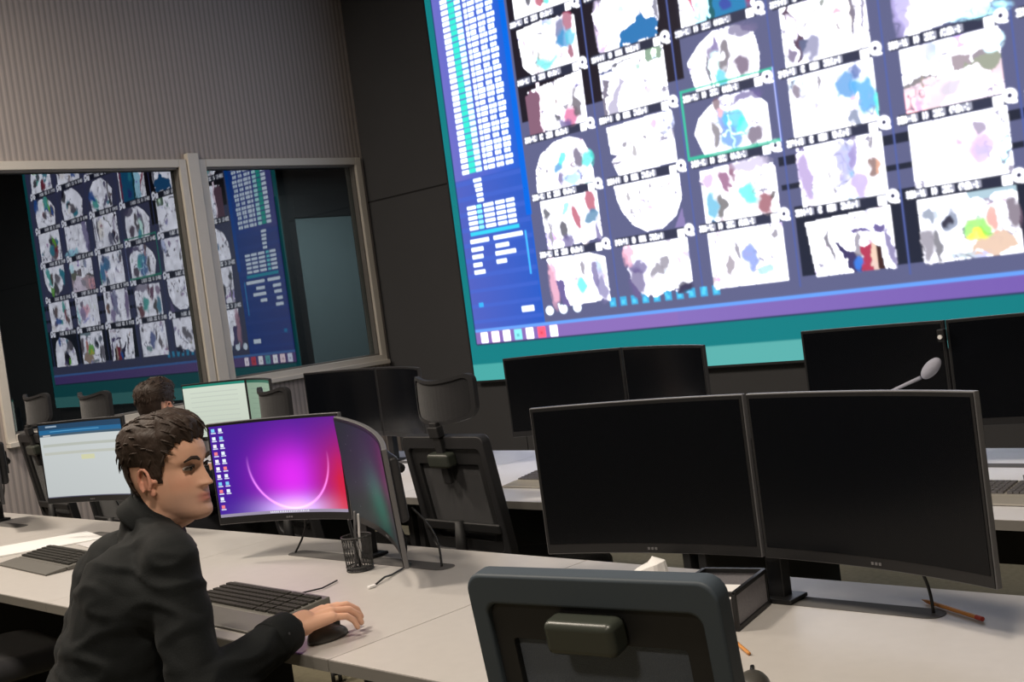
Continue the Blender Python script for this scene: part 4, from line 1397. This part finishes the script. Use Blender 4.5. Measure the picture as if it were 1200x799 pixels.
# papers and glasses at the left
pp = MB()
pp.add([(-4.86, 1.72, DZ + 0.001), (-4.62, 1.66, DZ + 0.001), (-4.38, 2.08, DZ + 0.001), (-4.64, 2.13, DZ + 0.001),
        (-4.86, 1.72, DZ + 0.006), (-4.62, 1.66, DZ + 0.006), (-4.38, 2.08, DZ + 0.006), (-4.64, 2.13, DZ + 0.008)],
       [(3, 2, 1, 0), (4, 5, 6, 7), (0, 1, 5, 4), (1, 2, 6, 5), (2, 3, 7, 6), (3, 0, 4, 7)])
tag(pp.build('paper_stack', 'white'), 'white papers lying behind the left keyboard', 'papers')
p2 = MB()
p2.add([(-4.42, 1.98, DZ + 0.001), (-4.22, 1.95, DZ + 0.001), (-4.13, 2.14, DZ + 0.001), (-4.34, 2.18, DZ + 0.001),
        (-4.42, 1.98, DZ + 0.003), (-4.22, 1.95, DZ + 0.003), (-4.13, 2.14, DZ + 0.003), (-4.34, 2.18, DZ + 0.003)],
       [(3, 2, 1, 0), (4, 5, 6, 7), (0, 1, 5, 4), (1, 2, 6, 5), (2, 3, 7, 6), (3, 0, 4, 7)])
tag(p2.build('paper_sheet', 'cream'), 'loose grey white sheet under the lit white monitor', 'papers')
mk = thing('marker_pen', 'thick black marker lying on the white papers at left', 'marker', (-4.60, 1.72, DZ + 0.020), (PI / 2, 0, math.radians(-32)))
MB().lathe([(0.006, 0), (0.011, 0.01), (0.011, 0.10), (0.009, 0.105)], 14).build('barrel', 'black', mk, smooth=True)
MB().lathe([(0.0125, 0.095), (0.0125, 0.155), (0.008, 0.165)], 14).build('cap', 'rim_dark', mk, smooth=True)

# black framed tray with white notes, right of the near chair back
tr = thing('desk_tray', 'black framed open desk tray with grey mesh sides, right of the near chair back', 'desk tray', (-1.458, 1.995, DZ + 0.001), (0, 0, 0.22))
X0, X1, Y0, Y1, HH = -0.075, 0.062, -0.085, 0.095, 0.074
f = MB()
b = 0.0045
for (xa, ya) in ((X0, Y0), (X1, Y0), (X0, Y1), (X1, Y1)):
    f.box(xa - b, xa + b, ya - b, ya + b, 0, HH)
for z in (0.005, HH):
    f.box(X0, X1, Y0 - b, Y0 + b, z - b, z + b)
    f.box(X0, X1, Y1 - b, Y1 + b, z - b, z + b)
    f.box(X0 - b, X0 + b, Y0, Y1, z - b, z + b)
    f.box(X1 - b, X1 + b, Y0, Y1, z - b, z + b)
f.build('frame', 'black', tr, bevel=0.001)
pn = MB()
pn.box(X0, X1, Y1 - 0.001, Y1 + 0.001, 0.008, HH - 0.004)
pn.box(X0 - 0.001, X0 + 0.001, Y0, Y1, 0.008, HH - 0.004)
pn.box(X1 - 0.001, X1 + 0.001, Y0, Y1, 0.008, HH - 0.004)
pn.build('side_panel', 'tray_panel', tr)
MB().box(X0, X1, Y0, Y1, 0.001, 0.004).build('tray_floor', 'black', tr)
nt_ = MB().box(-0.066, 0.050, -0.084, 0.030, 0.006, 0.062).build('note_block', 'white', loc=(-1.458, 1.995, DZ))
nt_.rotation_euler = (0, 0, 0.22)
tag(nt_, 'block of white notes inside the black desk tray', 'note block')
op = MB().lathe([(0.0006, 0), (0.0035, 0.012), (0.0035, 0.15), (0.0035, 0.152)], 8).build('pencil', 'orange', smooth=True)
op.location = (-1.395, 1.900, DZ + 0.0045)
op.rotation_euler = (PI / 2, 0, math.radians(52))
tag(op, 'short orange pencil end in front of the black desk tray', 'pencil')
op = thing('pencil', 'long orange pencil lying below the right near monitor', 'pencil', (-0.980, 2.136, DZ + 0.0055), (PI / 2, 0, math.radians(-117.7)))
MB().lathe([(0.0042, 0.0), (0.0042, 0.012), (0.0042, 0.150), (0.0006, 0.168)], 6).build('barrel', 'orange', op)
MB().lathe([(0.0046, -0.012), (0.0046, 0.006)], 10).build('eraser', 'red', op)

# tissue packet in its black holder
ts = thing('tissue_holder', 'black holder with white crumpled tissue, behind the near chair back', 'tissue holder', (-1.665, 2.02, DZ))
MB().box(-0.058, 0.058, -0.045, 0.045, 0.0, 0.045).build('holder', 'black', ts, bevel=0.004)
tb = MB()
n, mm = 26, 10
vs, fs = [], []
for i in range(mm + 1):
    for k in range(n):
        a = 2 * PI * k / n
        t = i / mm
        rr = 0.050 * (1 - 0.20 * t) * (1 + 0.10 * math.sin(3 * a + 2 * t) + 0.05 * math.sin(7 * a))
        if i == mm:
            rr *= 0.35
        vs.append((rr * math.cos(a), rr * 0.72 * math.sin(a), 0.035 + 0.062 * t + (0.014 * math.cos(a - 0.4) * t)))
for i in range(mm):
    for k in range(n):
        fs.append((i * n + k, i * n + (k + 1) % n, (i + 1) * n + (k + 1) % n, (i + 1) * n + k))
fs += [tuple(reversed(range(n))), tuple(mm * n + k for k in range(n))]
tb.add(vs, fs)
tb.build('tissue', 'white', ts, smooth=False)

# rear row: microphone, red box, wrapper
mi = thing('gooseneck_microphone', 'grey gooseneck microphone standing up before the rear right monitor', 'microphone', (-1.855, 3.30, DZ + 0.0))
MB().lathe([(0.045, 0), (0.045, 0.014), (0.02, 0.024), (0.008, 0.03)], 24).build('base', 'black', mi, smooth=True)
MB().tube([(0, 0, 0.02), (0.0, 0, 0.14), (0.05, 0, 0.24), (0.15, 0, 0.288), (0.252, 0, 0.326)], [0.005, 0.005, 0.0045, 0.0045, 0.006], 10).build('gooseneck', 'mic', mi, smooth=True)
ME = Matrix.Translation((0.288, 0, 0.352)) @ Matrix.Rotation(-0.75, 4, 'Y')
MB().ellipsoid((0, 0, 0), (0.040, 0.020, 0.020), mtx=ME).build('windscreen', 'mic', mi, smooth=True)
rb = thing('red_box', 'small orange red box on the rear desk, left of the headrest stem', 'box', (-3.92, 3.42, DZ))
MB().box(-0.07, 0.07, -0.04, 0.04, 0, 0.10).build('carton', 'red', rb, bevel=0.003)
MB().box(-0.071, 0.071, -0.041, 0.041, 0.085, 0.101).build('lid', 'orange', rb, bevel=0.002)
# small camera unit between the two right rear monitors
wc = thing('webcam', 'tiny dark webcam with pale lens clipped between the right rear monitors', 'webcam', (-1.640, 3.555, 1.165))
MB().box(-0.012, 0.012, -0.012, 0.012, -0.02, 0.02).build('housing', 'black', wc, bevel=0.004)
MB().lathe([(0.007, 0), (0.007, 0.006)], 14, Matrix.Translation((0, -0.012, -0.004)) @ Matrix.Rotation(PI / 2, 4, 'X')).build('lens', 'white', wc)

# ================================================================== people


def vox(mb, size, m, name, smooth_it=6, smooth_f=0.5):
    """fuse overlapping limbs into one continuous skin"""
    me = mb.mesh(name)
    o = bpy.data.objects.new(name, me)
    COL.objects.link(o)
    r = o.modifiers.new('r', 'REMESH')
    r.mode = 'VOXEL'
    r.voxel_size = size
    if smooth_it:
        s = o.modifiers.new('s', 'SMOOTH')
        s.factor = smooth_f
        s.iterations = smooth_it
    dg = bpy.context.evaluated_depsgraph_get()
    dg.update()
    ev = o.evaluated_get(dg)
    nm = bpy.data.meshes.new_from_object(ev)
    bpy.data.objects.remove(o)
    nm.name = name
    nm.materials.clear()
    nm.materials.append(M[m] if isinstance(m, str) else m)
    nm.polygons.foreach_set('use_smooth', [True] * len(nm.polygons))
    o = bpy.data.objects.new(name, nm)
    COL.objects.link(o)
    return o


HEADP = [  # z, front, back, half width
    (-.121, .066, .020, .014), (-.117, .082, .000, .030), (-.108, .090, -.022, .041), (-.096, .0915, -.040, .049), (-.084, .088, -.052, .0545),
    (-.070, .0855, -.064, .0590), (-.056, .085, -.073, .0625), (-.042, .083, -.081, .0655), (-.028, .080, -.087, .0685), (-.012, .078, -.092, .0705),
    (.004, .0785, -.096, .072), (.018, .086, -.098, .0735), (.030, .088, -.100, .0745), (.045, .0865, -.101, .0755), (.060, .081, -.100, .0755),
    (.075, .072, -.096, .0735), (.090, .058, -.086, .067), (.102, .040, -.068, .054), (.111, .018, -.045, .036), (.116, -.006, -.024, .014)]


def head_at(z):
    P = HEADP
    if z <= P[0][0]:
        return P[0][1:]
    for i in range(len(P) - 1):
        if z <= P[i + 1][0]:
            t = (z - P[i][0]) / (P[i + 1][0] - P[i][0])
            return tuple(P[i][k] * (1 - t) + P[i + 1][k] * t for k in (1, 2, 3))
    return P[-1][1:]


def G(x, s):
    return math.exp(-(x / s) ** 2)


def head_surface(off=0.0, zs=None, nrm=64):
    rings = []
    for z in zs:
        fr, bk, w = head_at(z)
        yc = fr * 0.25 + bk * 0.75 + 0.02
        ring = []
        for k in range(nrm):
            a = 2 * PI * k / nrm
            c, s_ = math.cos(a), math.sin(a)
            e = 0.86
            px = w * math.copysign(abs(s_) ** e, s_)
            if c >= 0:
                y = yc + (fr - yc) * abs(c) ** 0.95
            else:
                y = yc - (yc - bk) * abs(c) ** 0.9
            if c > 0 and off == 0.0:
                # nose
                if -.045 < z < .022:
                    t = (z + .040) / .060
                    prot = 0.027 * max(0, 1 - t) ** 0.8 if t > 0 else 0.027 * max(0, 1 + t * 7)
                    y += prot * G(px, .0095 + .006 * (1 - max(t, 0))) if prot > 0 else 0
                y += 0.006 * G(z + .040, .007) * (G(px - .013, .006) + G(px + .013, .006))
                # eye sockets, lids, cheekbones
                y -= 0.010 * G(z - .002, .011) * (G(px - .032, .015) + G(px + .032, .015))
                y += 0.0035 * G(z - .000, .005) * (G(px - .032, .011) + G(px + .032, .011))
                y += 0.003 * G(z - .020, .006) * G(px, .05)
                y += 0.003 * G(z + .028, .014) * (G(px - .045, .016) + G(px + .045, .016))
                # lips
                y += 0.0062 * G(z + .0635, .0042) * G(px, .018) + 0.0060 * G(z + .0745, .0045) * G(px, .016)
                y -= 0.0040 * G(z + .0690, .0022) * G(px, .022)
                y -= 0.0030 * G(z + .086, .005) * G(px, .02)
                y += 0.0030 * G(z + .104, .009) * G(px, .018)
            L = math.hypot(px, y - yc) or 1
            px += off * px / L
            y += off * (y - yc) / L
            ring.append((px, y, z))
        rings.append(ring)
    return rings


def head_mb(mb, mtx):
    zs = [-.121 + .237 * i / 78 for i in range(79)]
    rings = head_surface(0, zs)
    n = len(rings[0])
    vs = [p for r in rings for p in r]
    fs = [(i * n + k, i * n + (k + 1) % n, (i + 1) * n + (k + 1) % n, (i + 1) * n + k) for i in range(len(rings) - 1) for k in range(n)]
    fs += [tuple(reversed(range(n))), tuple((len(rings) - 1) * n + k for k in range(n))]
    mb.add(vs, fs, mtx)
    # ears: rim, bowl and lobe
    for s in (-1, 1):
        pts, rad = [], []
        for k in range(15):
            a = math.radians(-60 + 290 * k / 14)
            pts.append((s * (.074 + .010 * max(0, math.sin(a * 0.5 + 0.3))), -.012 - .017 * math.cos(PI - a) * -1 - .006, -.016 + .029 * math.sin(a)))
            rad.append(.0042)
        mb.tube(pts, rad, 10, mtx)
        mb.ellipsoid((s * .071, -.012, -.018), (.0075, .014, .024), 16, 10, mtx)
        mb.ellipsoid((s * .074, -.004, -.044), (.0055, .008, .010), 14, 8, mtx)
        mb.ellipsoid((s * .073, .006, -.018), (.005, .005, .007), 12, 8, mtx)


def hair_obj(mtx, parent, seed=0, sides=0.007, top=0.016, quiff=0.010):
    zs = [-.10 + .222 * i / 90 for i in range(91)]
    nr = 120
    zs = [z for z in zs if z <= .1155]
    inner = head_surface(0.001, zs, nr)
    vs, keep = [], []
    for i, z in enumerate(zs):
        fr, bk, w = head_at(z)
        for k in range(nr):
            p = inner[i][k]
            a = 2 * PI * k / nr
            ang = abs((a + PI) % (2 * PI) - PI)      # 0 at the face, pi at the nape
            d = math.degrees(ang)
            # lowest z that still carries hair, by direction
            if d < 38:
                lim = .062 + .004 * math.sin(d * .3)
            elif d < 56:
                lim = .062 - .024 * (d - 38) / 18
            elif d < 64:
                lim = .038 - .050 * (d - 56) / 8
            elif d < 82:
                lim = -.026
            elif d < 88:
                lim = -.026 + .042 * (d - 82) / 6
            elif d < 112:
                lim = .016
            elif d < 122:
                lim = .016 - .072 * (d - 112) / 10
            else:
                lim = -.056 - .020 * (d - 122) / 58
            h = (z - lim)
            keep.append(h)
            t = min(max(h / .020, 0), 1)
            th = sides + (top - sides) * min(max((z - .02) / .06, 0), 1)
            if d < 60:
                th += quiff * min(max((z - .06) / .03, 0), 1)
            q = Vector(p) * 1.0
            nz = noise.noise(Vector((p[0] * 55 + seed, p[1] * 22, p[2] * 45))) * 0.5 + noise.noise(Vector((p[0] * 120, p[1] * 45 + seed, p[2] * 100))) * 0.28
            off = (0.0012 + th * t * (1 + 0.38 * nz))
            yc = fr * 0.25 + bk * 0.75 + 0.02
            dirv = Vector((q.x, q.y - yc, 0))
            if dirv.length > 0:
                dirv.normalize()
            up = min(max((z - .05) / .055, 0), 1)
            dirv = (dirv * (1 - .75 * up) + Vector((0, 0.0, 1)) * up).normalized()
            q += dirv * off
            vs.append(tuple(q))
    mb = MB()
    n = nr
    fs = []
    for i in range(len(zs) - 1):
        for k in range(n):
            ids = (i * n + k, i * n + (k + 1) % n, (i + 1) * n + (k + 1) % n, (i + 1) * n + k)
            if all(keep[j] > 0 for j in ids):
                fs.append(ids)
    fs.append(tuple((len(zs) - 1) * n + k for k in range(n)))
    used = sorted({i for f_ in fs for i in f_})
    mp = {u: i for i, u in enumerate(used)}
    mb.add([vs[u] for u in used], [tuple(mp[i] for i in f_) for f_ in fs], mtx)
    o = mb.build('hair', 'hair', parent, smooth=True)
    sm = o.modifiers.new('thick', 'SOLIDIFY')
    sm.thickness = 0.004
    sm.offset = -1
    # loose locks give the outline its tufts
    lk = MB()
    rs = random.Random(seed + 5)
    for _k in range(420):
        i = rs.randrange(20, len(zs) - 1)
        k = rs.randrange(n)
        j = i * n + k
        if keep[j] < 0.016 or zs[i] < 0.03:
            continue
        p = Vector(vs[j])
        fr, bk, w = head_at(zs[i])
        dirv = Vector((p.x, p.y, p.z * 0.8)).normalized()
        fwd = Vector((rs.uniform(-.3, .3), 1.0 if zs[i] > .05 else -0.4, -0.15 if zs[i] > .05 else -1.0)).normalized()
        ln = rs.uniform(.014, .026)
        fwd = (fwd - dirv * fwd.dot(dirv)).normalized()
        lk.tube([p - fwd * ln * 0.6 - dirv * .003, p - dirv * .0006, p + fwd * ln * 0.5 - dirv * .0004, p + fwd * ln - dirv * .003], [.0022, .0026, .0022, .0006], 5, mtx)
    o2 = lk.build('hair_locks', 'hair', o, smooth=True)
    return o


def hand_mb(mb, wrist, fwd, up, side, grip='mouse', scale=1.0):
    """palm and five fingers; fwd = knuckle direction, up = back of the hand, side = thumb side"""
    w, f_, u_, s_ = Vector(wrist), Vector(fwd).normalized(), Vector(up).normalized(), Vector(side).normalized()

    def P(a, b, c):
        return w + (f_ * a + s_ * b + u_ * c) * scale
    # palm: overlapping rounded bars from the wrist to each knuckle
    kn = [(.092, .030, .006), (.096, .009, .010), (.090, -.012, .008), (.080, -.031, .002)]
    mb.capsule(P(-.02, 0, 0), P(.03, 0, .003), .026 * scale, .027 * scale)
    for a, b, c in kn:
        mb.capsule(P(.012, b * .45, .0), P(a, b, c), .017 * scale, .0115 * scale)
    mb.capsule(P(.02, .018, -.006), P(.055, .030, -.006), .018 * scale, .013 * scale)
    L = [(.040, .025, .019), (.044, .028, .020), (.041, .026, .019), (.032, .020, .017)]
    R_ = [.0098, .0100, .0094, .0084]
    bend = [(0.10, 0.50, 0.55), (0.15, 0.50, 0.55), (0.20, 0.55, 0.6), (0.22, 0.55, 0.5)]
    spread = [0.10, 0.02, -0.05, -0.16]
    for i, (a, b, c) in enumerate(kn):
        p = P(a, b, c)
        ang = 0
        d0 = (f_ + s_ * spread[i]).normalized()
        for j in range(3):
            ang += bend[i][j]
            d = (d0 * math.cos(ang) - u_ * math.sin(ang)).normalized()
            q = p + d * L[i][j] * scale
            r0 = R_[i] * (1 - 0.10 * j) * scale
            mb.capsule(p, q, r0, r0 * 0.90, 14, 4)
            p = q
    # thumb from the side of the palm
    p = P(.030, .026, -.008)
    for d, ln, r in (((.62, .62, -.25), .040, .0125), ((.85, .28, -.28), .032, .0108), ((.95, .02, -.25), .026, .0095)):
        v = (f_ * d[0] + s_ * d[1] + u_ * d[2]).normalized()
        q = p + v * ln * scale
        mb.capsule(p, q, r * scale, r * .9 * scale, 14, 4)
        p = q


def skin_face_mat(name, hm):
    """skin with beard shade, redder lips and ear, placed in the head's own coordinates"""
    m = mat(name, (0.74, 0.425, 0.295), 0.5, spec=0.35, var=0.06, scale=30)
    m.node_tree.nodes['Principled BSDF'].inputs['Subsurface Weight'].default_value = 0.06
    m.node_tree.nodes['Principled BSDF'].inputs['Subsurface Radius'].default_value = (0.01, 0.004, 0.002)
    nt = m.node_tree
    at = nt.nodes.new('ShaderNodeAttribute')
    at.attribute_name = 'tone'
    mx = nt.nodes.new('ShaderNodeMix')
    mx.data_type = 'RGBA'
    mx.blend_type = 'MULTIPLY'
    mx.inputs[0].default_value = 1.0
    b = nt.nodes['Principled BSDF']
    src = b.inputs['Base Color'].links[0].from_socket
    nt.links.new(src, mx.inputs[6])
    nt.links.new(at.outputs['Color'], mx.inputs[7])
    nt.links.new(mx.outputs[2], b.inputs['Base Color'])
    return m


def person(label, base, J, face_yaw, face_pitch, vs_=0.0035, detail=True, seed=0, group=None, hands=True, headroll=0.0):
    """J: joints in world space. base: floor point under the pelvis. One continuous body; clothes and hair are its children"""
    t = thing('person', label, 'person', base)
    B = Vector(base)
    j = {k: Vector(v) - B for k, v in J.items()}
    hm = Matrix.Translation(j['head']) @ Matrix.Rotation(face_yaw, 4, 'Z') @ Matrix.Rotation(face_pitch, 4, 'X') @ Matrix.Rotation(headroll, 4, 'Y') @ Matrix.Scale(0.965, 4)
    mb = MB()
    head_mb(mb, hm)
    nk = hm @ Vector((0, -.030, -.075))
    mb.capsule(j['neck'] - Vector((0, 0, .03)), nk, .054, .060, 24)
    mb.capsule(j['neck'] + Vector((0, .01, .0)), hm @ Vector((0, .015, -.085)), .050, .048, 24)
    sh = (j['shR'] - j['shL']).normalized()
    # trunk and limbs (inside the clothes)
    mb.capsule(j['pelvis'], j['waist'], .09, .085)
    for s in (-1, 1):
        mb.capsule(j['pelvis'] + sh * .05 * s, j['waist'] + sh * .045 * s, .075, .075)
        mb.capsule(j['waist'] + sh * .045 * s, j['chest'] + sh * .07 * s, .08, .085)
        mb.capsule(j['chest'] + sh * .06 * s, j['neck'] + sh * .03 * s - Vector((0, 0, .06)), .085, .042)
    mb.capsule(j['neck'] - Vector((0, 0, .045)), j['shR'], .042, .045)
    mb.capsule(j['neck'] - Vector((0, 0, .045)), j['shL'], .042, .045)
    for s in 'RL':
        mb.capsule(j['sh' + s], j['el' + s], .052, .040)
        mb.capsule(j['el' + s], j['wr' + s], .040, .027)
        mb.capsule(j['hip' + s], j['kn' + s], .070, .050)
        mb.capsule(j['kn' + s], j['an' + s], .046, .032)
        mb.capsule(j['an' + s] - Vector((0, 0.02, .05)), j['an' + s] + Vector((0, .15, -.06)), .034, .028)
        if hands:
            hf = j['hd' + s] - j['wr' + s]
            hf.normalize()
            up = Vector((0, 0, 1))
            up = (up - hf * up.dot(hf)).normalized()
            side = up.cross(hf) if s == 'L' else hf.cross(up)
            # thumb points to the body's middle
            side = -side
            hand_mb(mb, j['wr' + s], hf, up, side, scale=1.08)
    body = vox(mb, vs_, 'skin', 'body', 2, 0.4)
    body.parent = t
    # tone per point
    me = body.data
    n = len(me.vertices)
    co = np.empty(n * 3)
    me.vertices.foreach_get('co', co)
    co = co.reshape(-1, 3)
    inv = np.array(hm.inverted())
    hc = co @ inv[:3, :3].T + inv[:3, 3]
    x, y, z = hc[:, 0], hc[:, 1], hc[:, 2]
    tone = np.ones((n, 4))
    inh = (np.abs(z) < .15) & (np.hypot(x, y) < .16)
    beard = np.exp(-((z + .085) / .035) ** 4) * np.clip((y - .0) / .04, 0, 1) * (z < -.03) * inh
    tone[:, :3] *= 1 - beard[:, None] * np.array((.20, .17, .12))
    lips = np.exp(-((z + .069) / .011) ** 4) * np.exp(-(x / .024) ** 4) * (y > .075) * inh
    tone[:, :3] *= 1 - lips[:, None] * np.array((.10, .42, .36))
    cheek = np.exp(-((z + .03) / .02) ** 2) * np.exp(-((np.abs(x) - .045) / .02) ** 2) * (y > .03) * inh
    tone[:, :3] *= 1 - cheek[:, None] * np.array((.0, .10, .10))
    ear = (np.abs(x) > .0735) * (y < .03) * inh
    tone[:, :3] *= 1 - ear[:, None] * np.array((.02, .18, .16))
    at = me.color_attributes.new('tone', 'FLOAT_COLOR', 'POINT')
    at.data.foreach_set('color', tone.astype(np.float32).ravel())
    me.materials.clear()
    me.materials.append(skin_face_mat('face_skin', hm))
    hair_obj(hm, body, seed)
    if detail:
        for s in (-1, 1):
            eb = MB()
            eb.ellipsoid((s * .032, .0655, .001), (.0125, .0120, .0052), 18, 12, hm)
            eo = eb.build('eye', 'eye_white', body, smooth=True)
            MB().ellipsoid((s * .032, .0755, .001), (.0056, .0032, .0056), 14, 8, hm).build('iris', 'iris', eo, smooth=True)
            lid = MB()
            lid.tube([(s * .018, .0745, .000), (s * .026, .0795, .0065), (s * .036, .0780, .0070), (s * .047, .0690, .001)], [.0018, .0026, .0026, .0016], 8, hm)
            lid.build('eyelid', 'hair', eo, smooth=True)
            br = MB()
            br.tube([(s * .013, .0880, .018), (s * .024, .0885, .024), (s * .038, .0840, .026), (s * .052, .0720, .018)], [.0030, .0046, .0042, .0018], 8, hm)
            br.build('eyebrow', 'hair', body, smooth=True)
    # shirt ----------------------------------------------------------------
    sb = MB()
    k = 1.0
    for s in (-1, 1):
        sb.capsule(j['pelvis'] + sh * .085 * s + Vector((0, 0, .02)), j['waist'] + sh * .075 * s, .118, .115)
        sb.capsule(j['waist'] + sh * .075 * s, j['chest'] + sh * .085 * s, .115, .120)
        sb.capsule(j['chest'] + sh * .080 * s, j['neck'] + sh * .055 * s - Vector((0, 0, .045)), .120, .062)
    sb.capsule(j['neck'] - Vector((0, 0, .035)), j['neck'] + (nk - j['neck']) * 0.10, .074, .068)
    for s in 'RL':
        sb.capsule(j['neck'] - Vector((0, 0, .045)), j['sh' + s], .066, .068)
        sb.capsule(j['sh' + s], j['el' + s], .064, .054)
        sb.capsule(j['el' + s], j['wr' + s].lerp(j['el' + s], .16), .058, .045)
        w_ = j['wr' + s].lerp(j['el' + s], .20)
        sb.capsule(w_, j['wr' + s].lerp(j['el' + s], .08), .047, .043)
        sb.capsule(j['chest'] + sh * (.10 if s == 'R' else -.10), j['sh' + s].lerp(j['el' + s], .25), .10, .060)
    shirt = vox(sb, .0065, 'shirt', 'shirt', 10, 0.5)
    shirt.parent = body
    me = shirt.data
    # folds: long soft creases running round the sleeves and across the back
    nrm = np.empty(len(me.vertices) * 3)
    me.vertex_normals.foreach_get('vector', nrm)
    nrm = nrm.reshape(-1, 3)
    for i, v in enumerate(me.vertices):
        c = v.co
        q = Vector((c.x * 7 + seed, c.y * 7, c.z * 20 + 3 * c.x))
        a1 = noise.noise(q)
        a2 = noise.noise(Vector((c.x * 15, c.y * 15 + 7, c.z * 32 + c.x * 9)))
        r = (0.9 - abs(a1) * 4.5)
        d = 0.0065 * max(r, -0.35) + 0.0040 * a2
        v.co = c + Vector(nrm[i]) * d * 0.9
    # collar
    cm = MB()
    ax = (nk - j['neck'])
    ax.normalize()
    c0 = j['neck'] + Vector((0, 0.004, -0.012))
    s1 = sh - ax * sh.dot(ax)
    s1.normalize()
    s2 = ax.cross(s1)
    n_ = 40
    rings = []
    for (r, h) in ((.073, -.018), (.0715, .008), (.0700, .030), (.0735, .032), (.0775, .012), (.0820, -.010), (.080, -.018)):
        ring = []
        for q in range(n_):
            a = 2 * PI * q / n_
            fr_ = max(0, math.sin(a))
            dip = -0.022 * fr_ ** 3
            ring.append(tuple(c0 + s1 * r * math.cos(a) * .98 + s2 * r * math.sin(a) * 1.04 + ax * (h + dip)))
        rings.append(ring)
    vs = [p for r in rings for p in r]
    nn_ = len(rings)
    fs = [(i * n_ + q, i * n_ + (q + 1) % n_, ((i + 1) % nn_) * n_ + (q + 1) % n_, ((i + 1) % nn_) * n_ + q) for i in range(nn_) for q in range(n_)]
    cm.add(vs, fs)
    cm.build('collar', 'shirt', shirt, smooth=True)
    for s in 'RL':
        a_, b_ = j['wr' + s].lerp(j['el' + s], .27), j['wr' + s].lerp(j['el' + s], .02)
        d = b_ - a_
        cu = MB()
        cu.tube([a_, a_ + d * .04, a_ + d * .5, a_ + d * .94, b_, b_ - d * .03, a_ + d * .8], [.046, .0500, .0485, .0455, .0435, .037, .034], 26)
        c_ = cu.build('cuff', 'shirt', shirt, smooth=True)
        MB().ellipsoid((0, 0, 0), (.006, .006, .006), 12, 8).build('cuff_button', 'rim_dark', c_, smooth=True, loc=tuple(a_.lerp(b_, .6) + Vector((.045, -.012, .012))))
    # trousers and shoes
    tm = MB()
    tm.capsule(j['hipL'], j['hipR'], .115, .115)
    for s in 'RL':
        tm.capsule(j['hip' + s], j['kn' + s], .098, .070)
        tm.capsule(j['kn' + s], j['an' + s] + Vector((0, -0.01, -.02)), .070, .058)
    tr_ = vox(tm, .010, 'trousers', 'trousers', 6, 0.5)
    tr_.parent = body
    for s in 'RL':
        so_ = MB()
        a = j['an' + s]
        vs, fs = [], []
        prof = [(-.07, .030, .075), (-.06, .038, .085), (-.02, .040, .09), (.03, .042, .080), (.08, .048, .055), (.13, .048, .042), (.17, .040, .034), (.19, .022, .026)]
        nn_ = 18
        for (yy, ww, hh) in prof:
            for q in range(nn_):
                an = 2 * PI * q / nn_
                zz = (math.sin(an) * .5 + .5)
                vs.append((a.x + ww * math.cos(an), a.y + yy, max(0.0, hh * zz) + 0.001))
        for i in range(len(prof) - 1):
            for q in range(nn_):
                fs.append((i * nn_ + q, i * nn_ + (q + 1) % nn_, (i + 1) * nn_ + (q + 1) % nn_, (i + 1) * nn_ + q))
        fs += [tuple(reversed(range(nn_))), tuple((len(prof) - 1) * nn_ + q for q in range(nn_))]
        so_.add(vs, fs)
        so_.build('shoe', 'shoe', body, smooth=True)
    return t


# man in black at the front desk: turned to look towards the video wall
person('dark-haired man in a black shirt looking right, hand on mouse',
       (-2.52, 1.08, 0),
       dict(head=(-2.425, 1.325, 1.180), neck=(-2.475, 1.285, 1.072), chest=(-2.50, 1.225, .92), waist=(-2.51, 1.14, .72), pelvis=(-2.52, 1.08, .57),
            shR=(-2.305, 1.225, .990), shL=(-2.64, 1.38, 1.0), elR=(-2.180, 1.185, .750), elL=(-2.83, 1.28, .80), wrR=(-2.245, 1.462, .792), wrL=(-2.86, 1.47, .800),
            hdR=(-2.228, 1.60, .800), hdL=(-2.95, 1.56, .800), hipR=(-2.42, 1.09, .55), hipL=(-2.62, 1.10, .55), knR=(-2.40, 1.50, .545), knL=(-2.70, 1.50, .545),
            anR=(-2.40, 1.54, .10), anL=(-2.72, 1.54, .10)),
       math.radians(-63), math.radians(-1), 0.0032, seed=2)
# far man at the rear desk, seen from behind
person('brown-haired man seen from behind at the rear desk, only his head showing',
       (-5.16, 2.70, 0),
       dict(head=(-5.155, 2.80, 1.172), neck=(-5.17, 2.765, 1.05), chest=(-5.16, 2.74, .92), waist=(-5.16, 2.71, .71), pelvis=(-5.16, 2.70, .56),
            shR=(-4.97, 2.75, .985), shL=(-5.35, 2.78, .985), elR=(-4.90, 2.84, .78), elL=(-5.44, 2.86, .78), wrR=(-4.98, 3.08, .80), wrL=(-5.32, 3.10, .80),
            hdR=(-5.00, 3.18, .79), hdL=(-5.31, 3.20, .79), hipR=(-5.06, 2.70, .55), hipL=(-5.26, 2.70, .55), knR=(-5.04, 3.10, .545), knL=(-5.28, 3.10, .545),
            anR=(-5.04, 3.14, .10), anL=(-5.28, 3.14, .10)),
       math.radians(22), 0.0, 0.005, detail=True, seed=9)
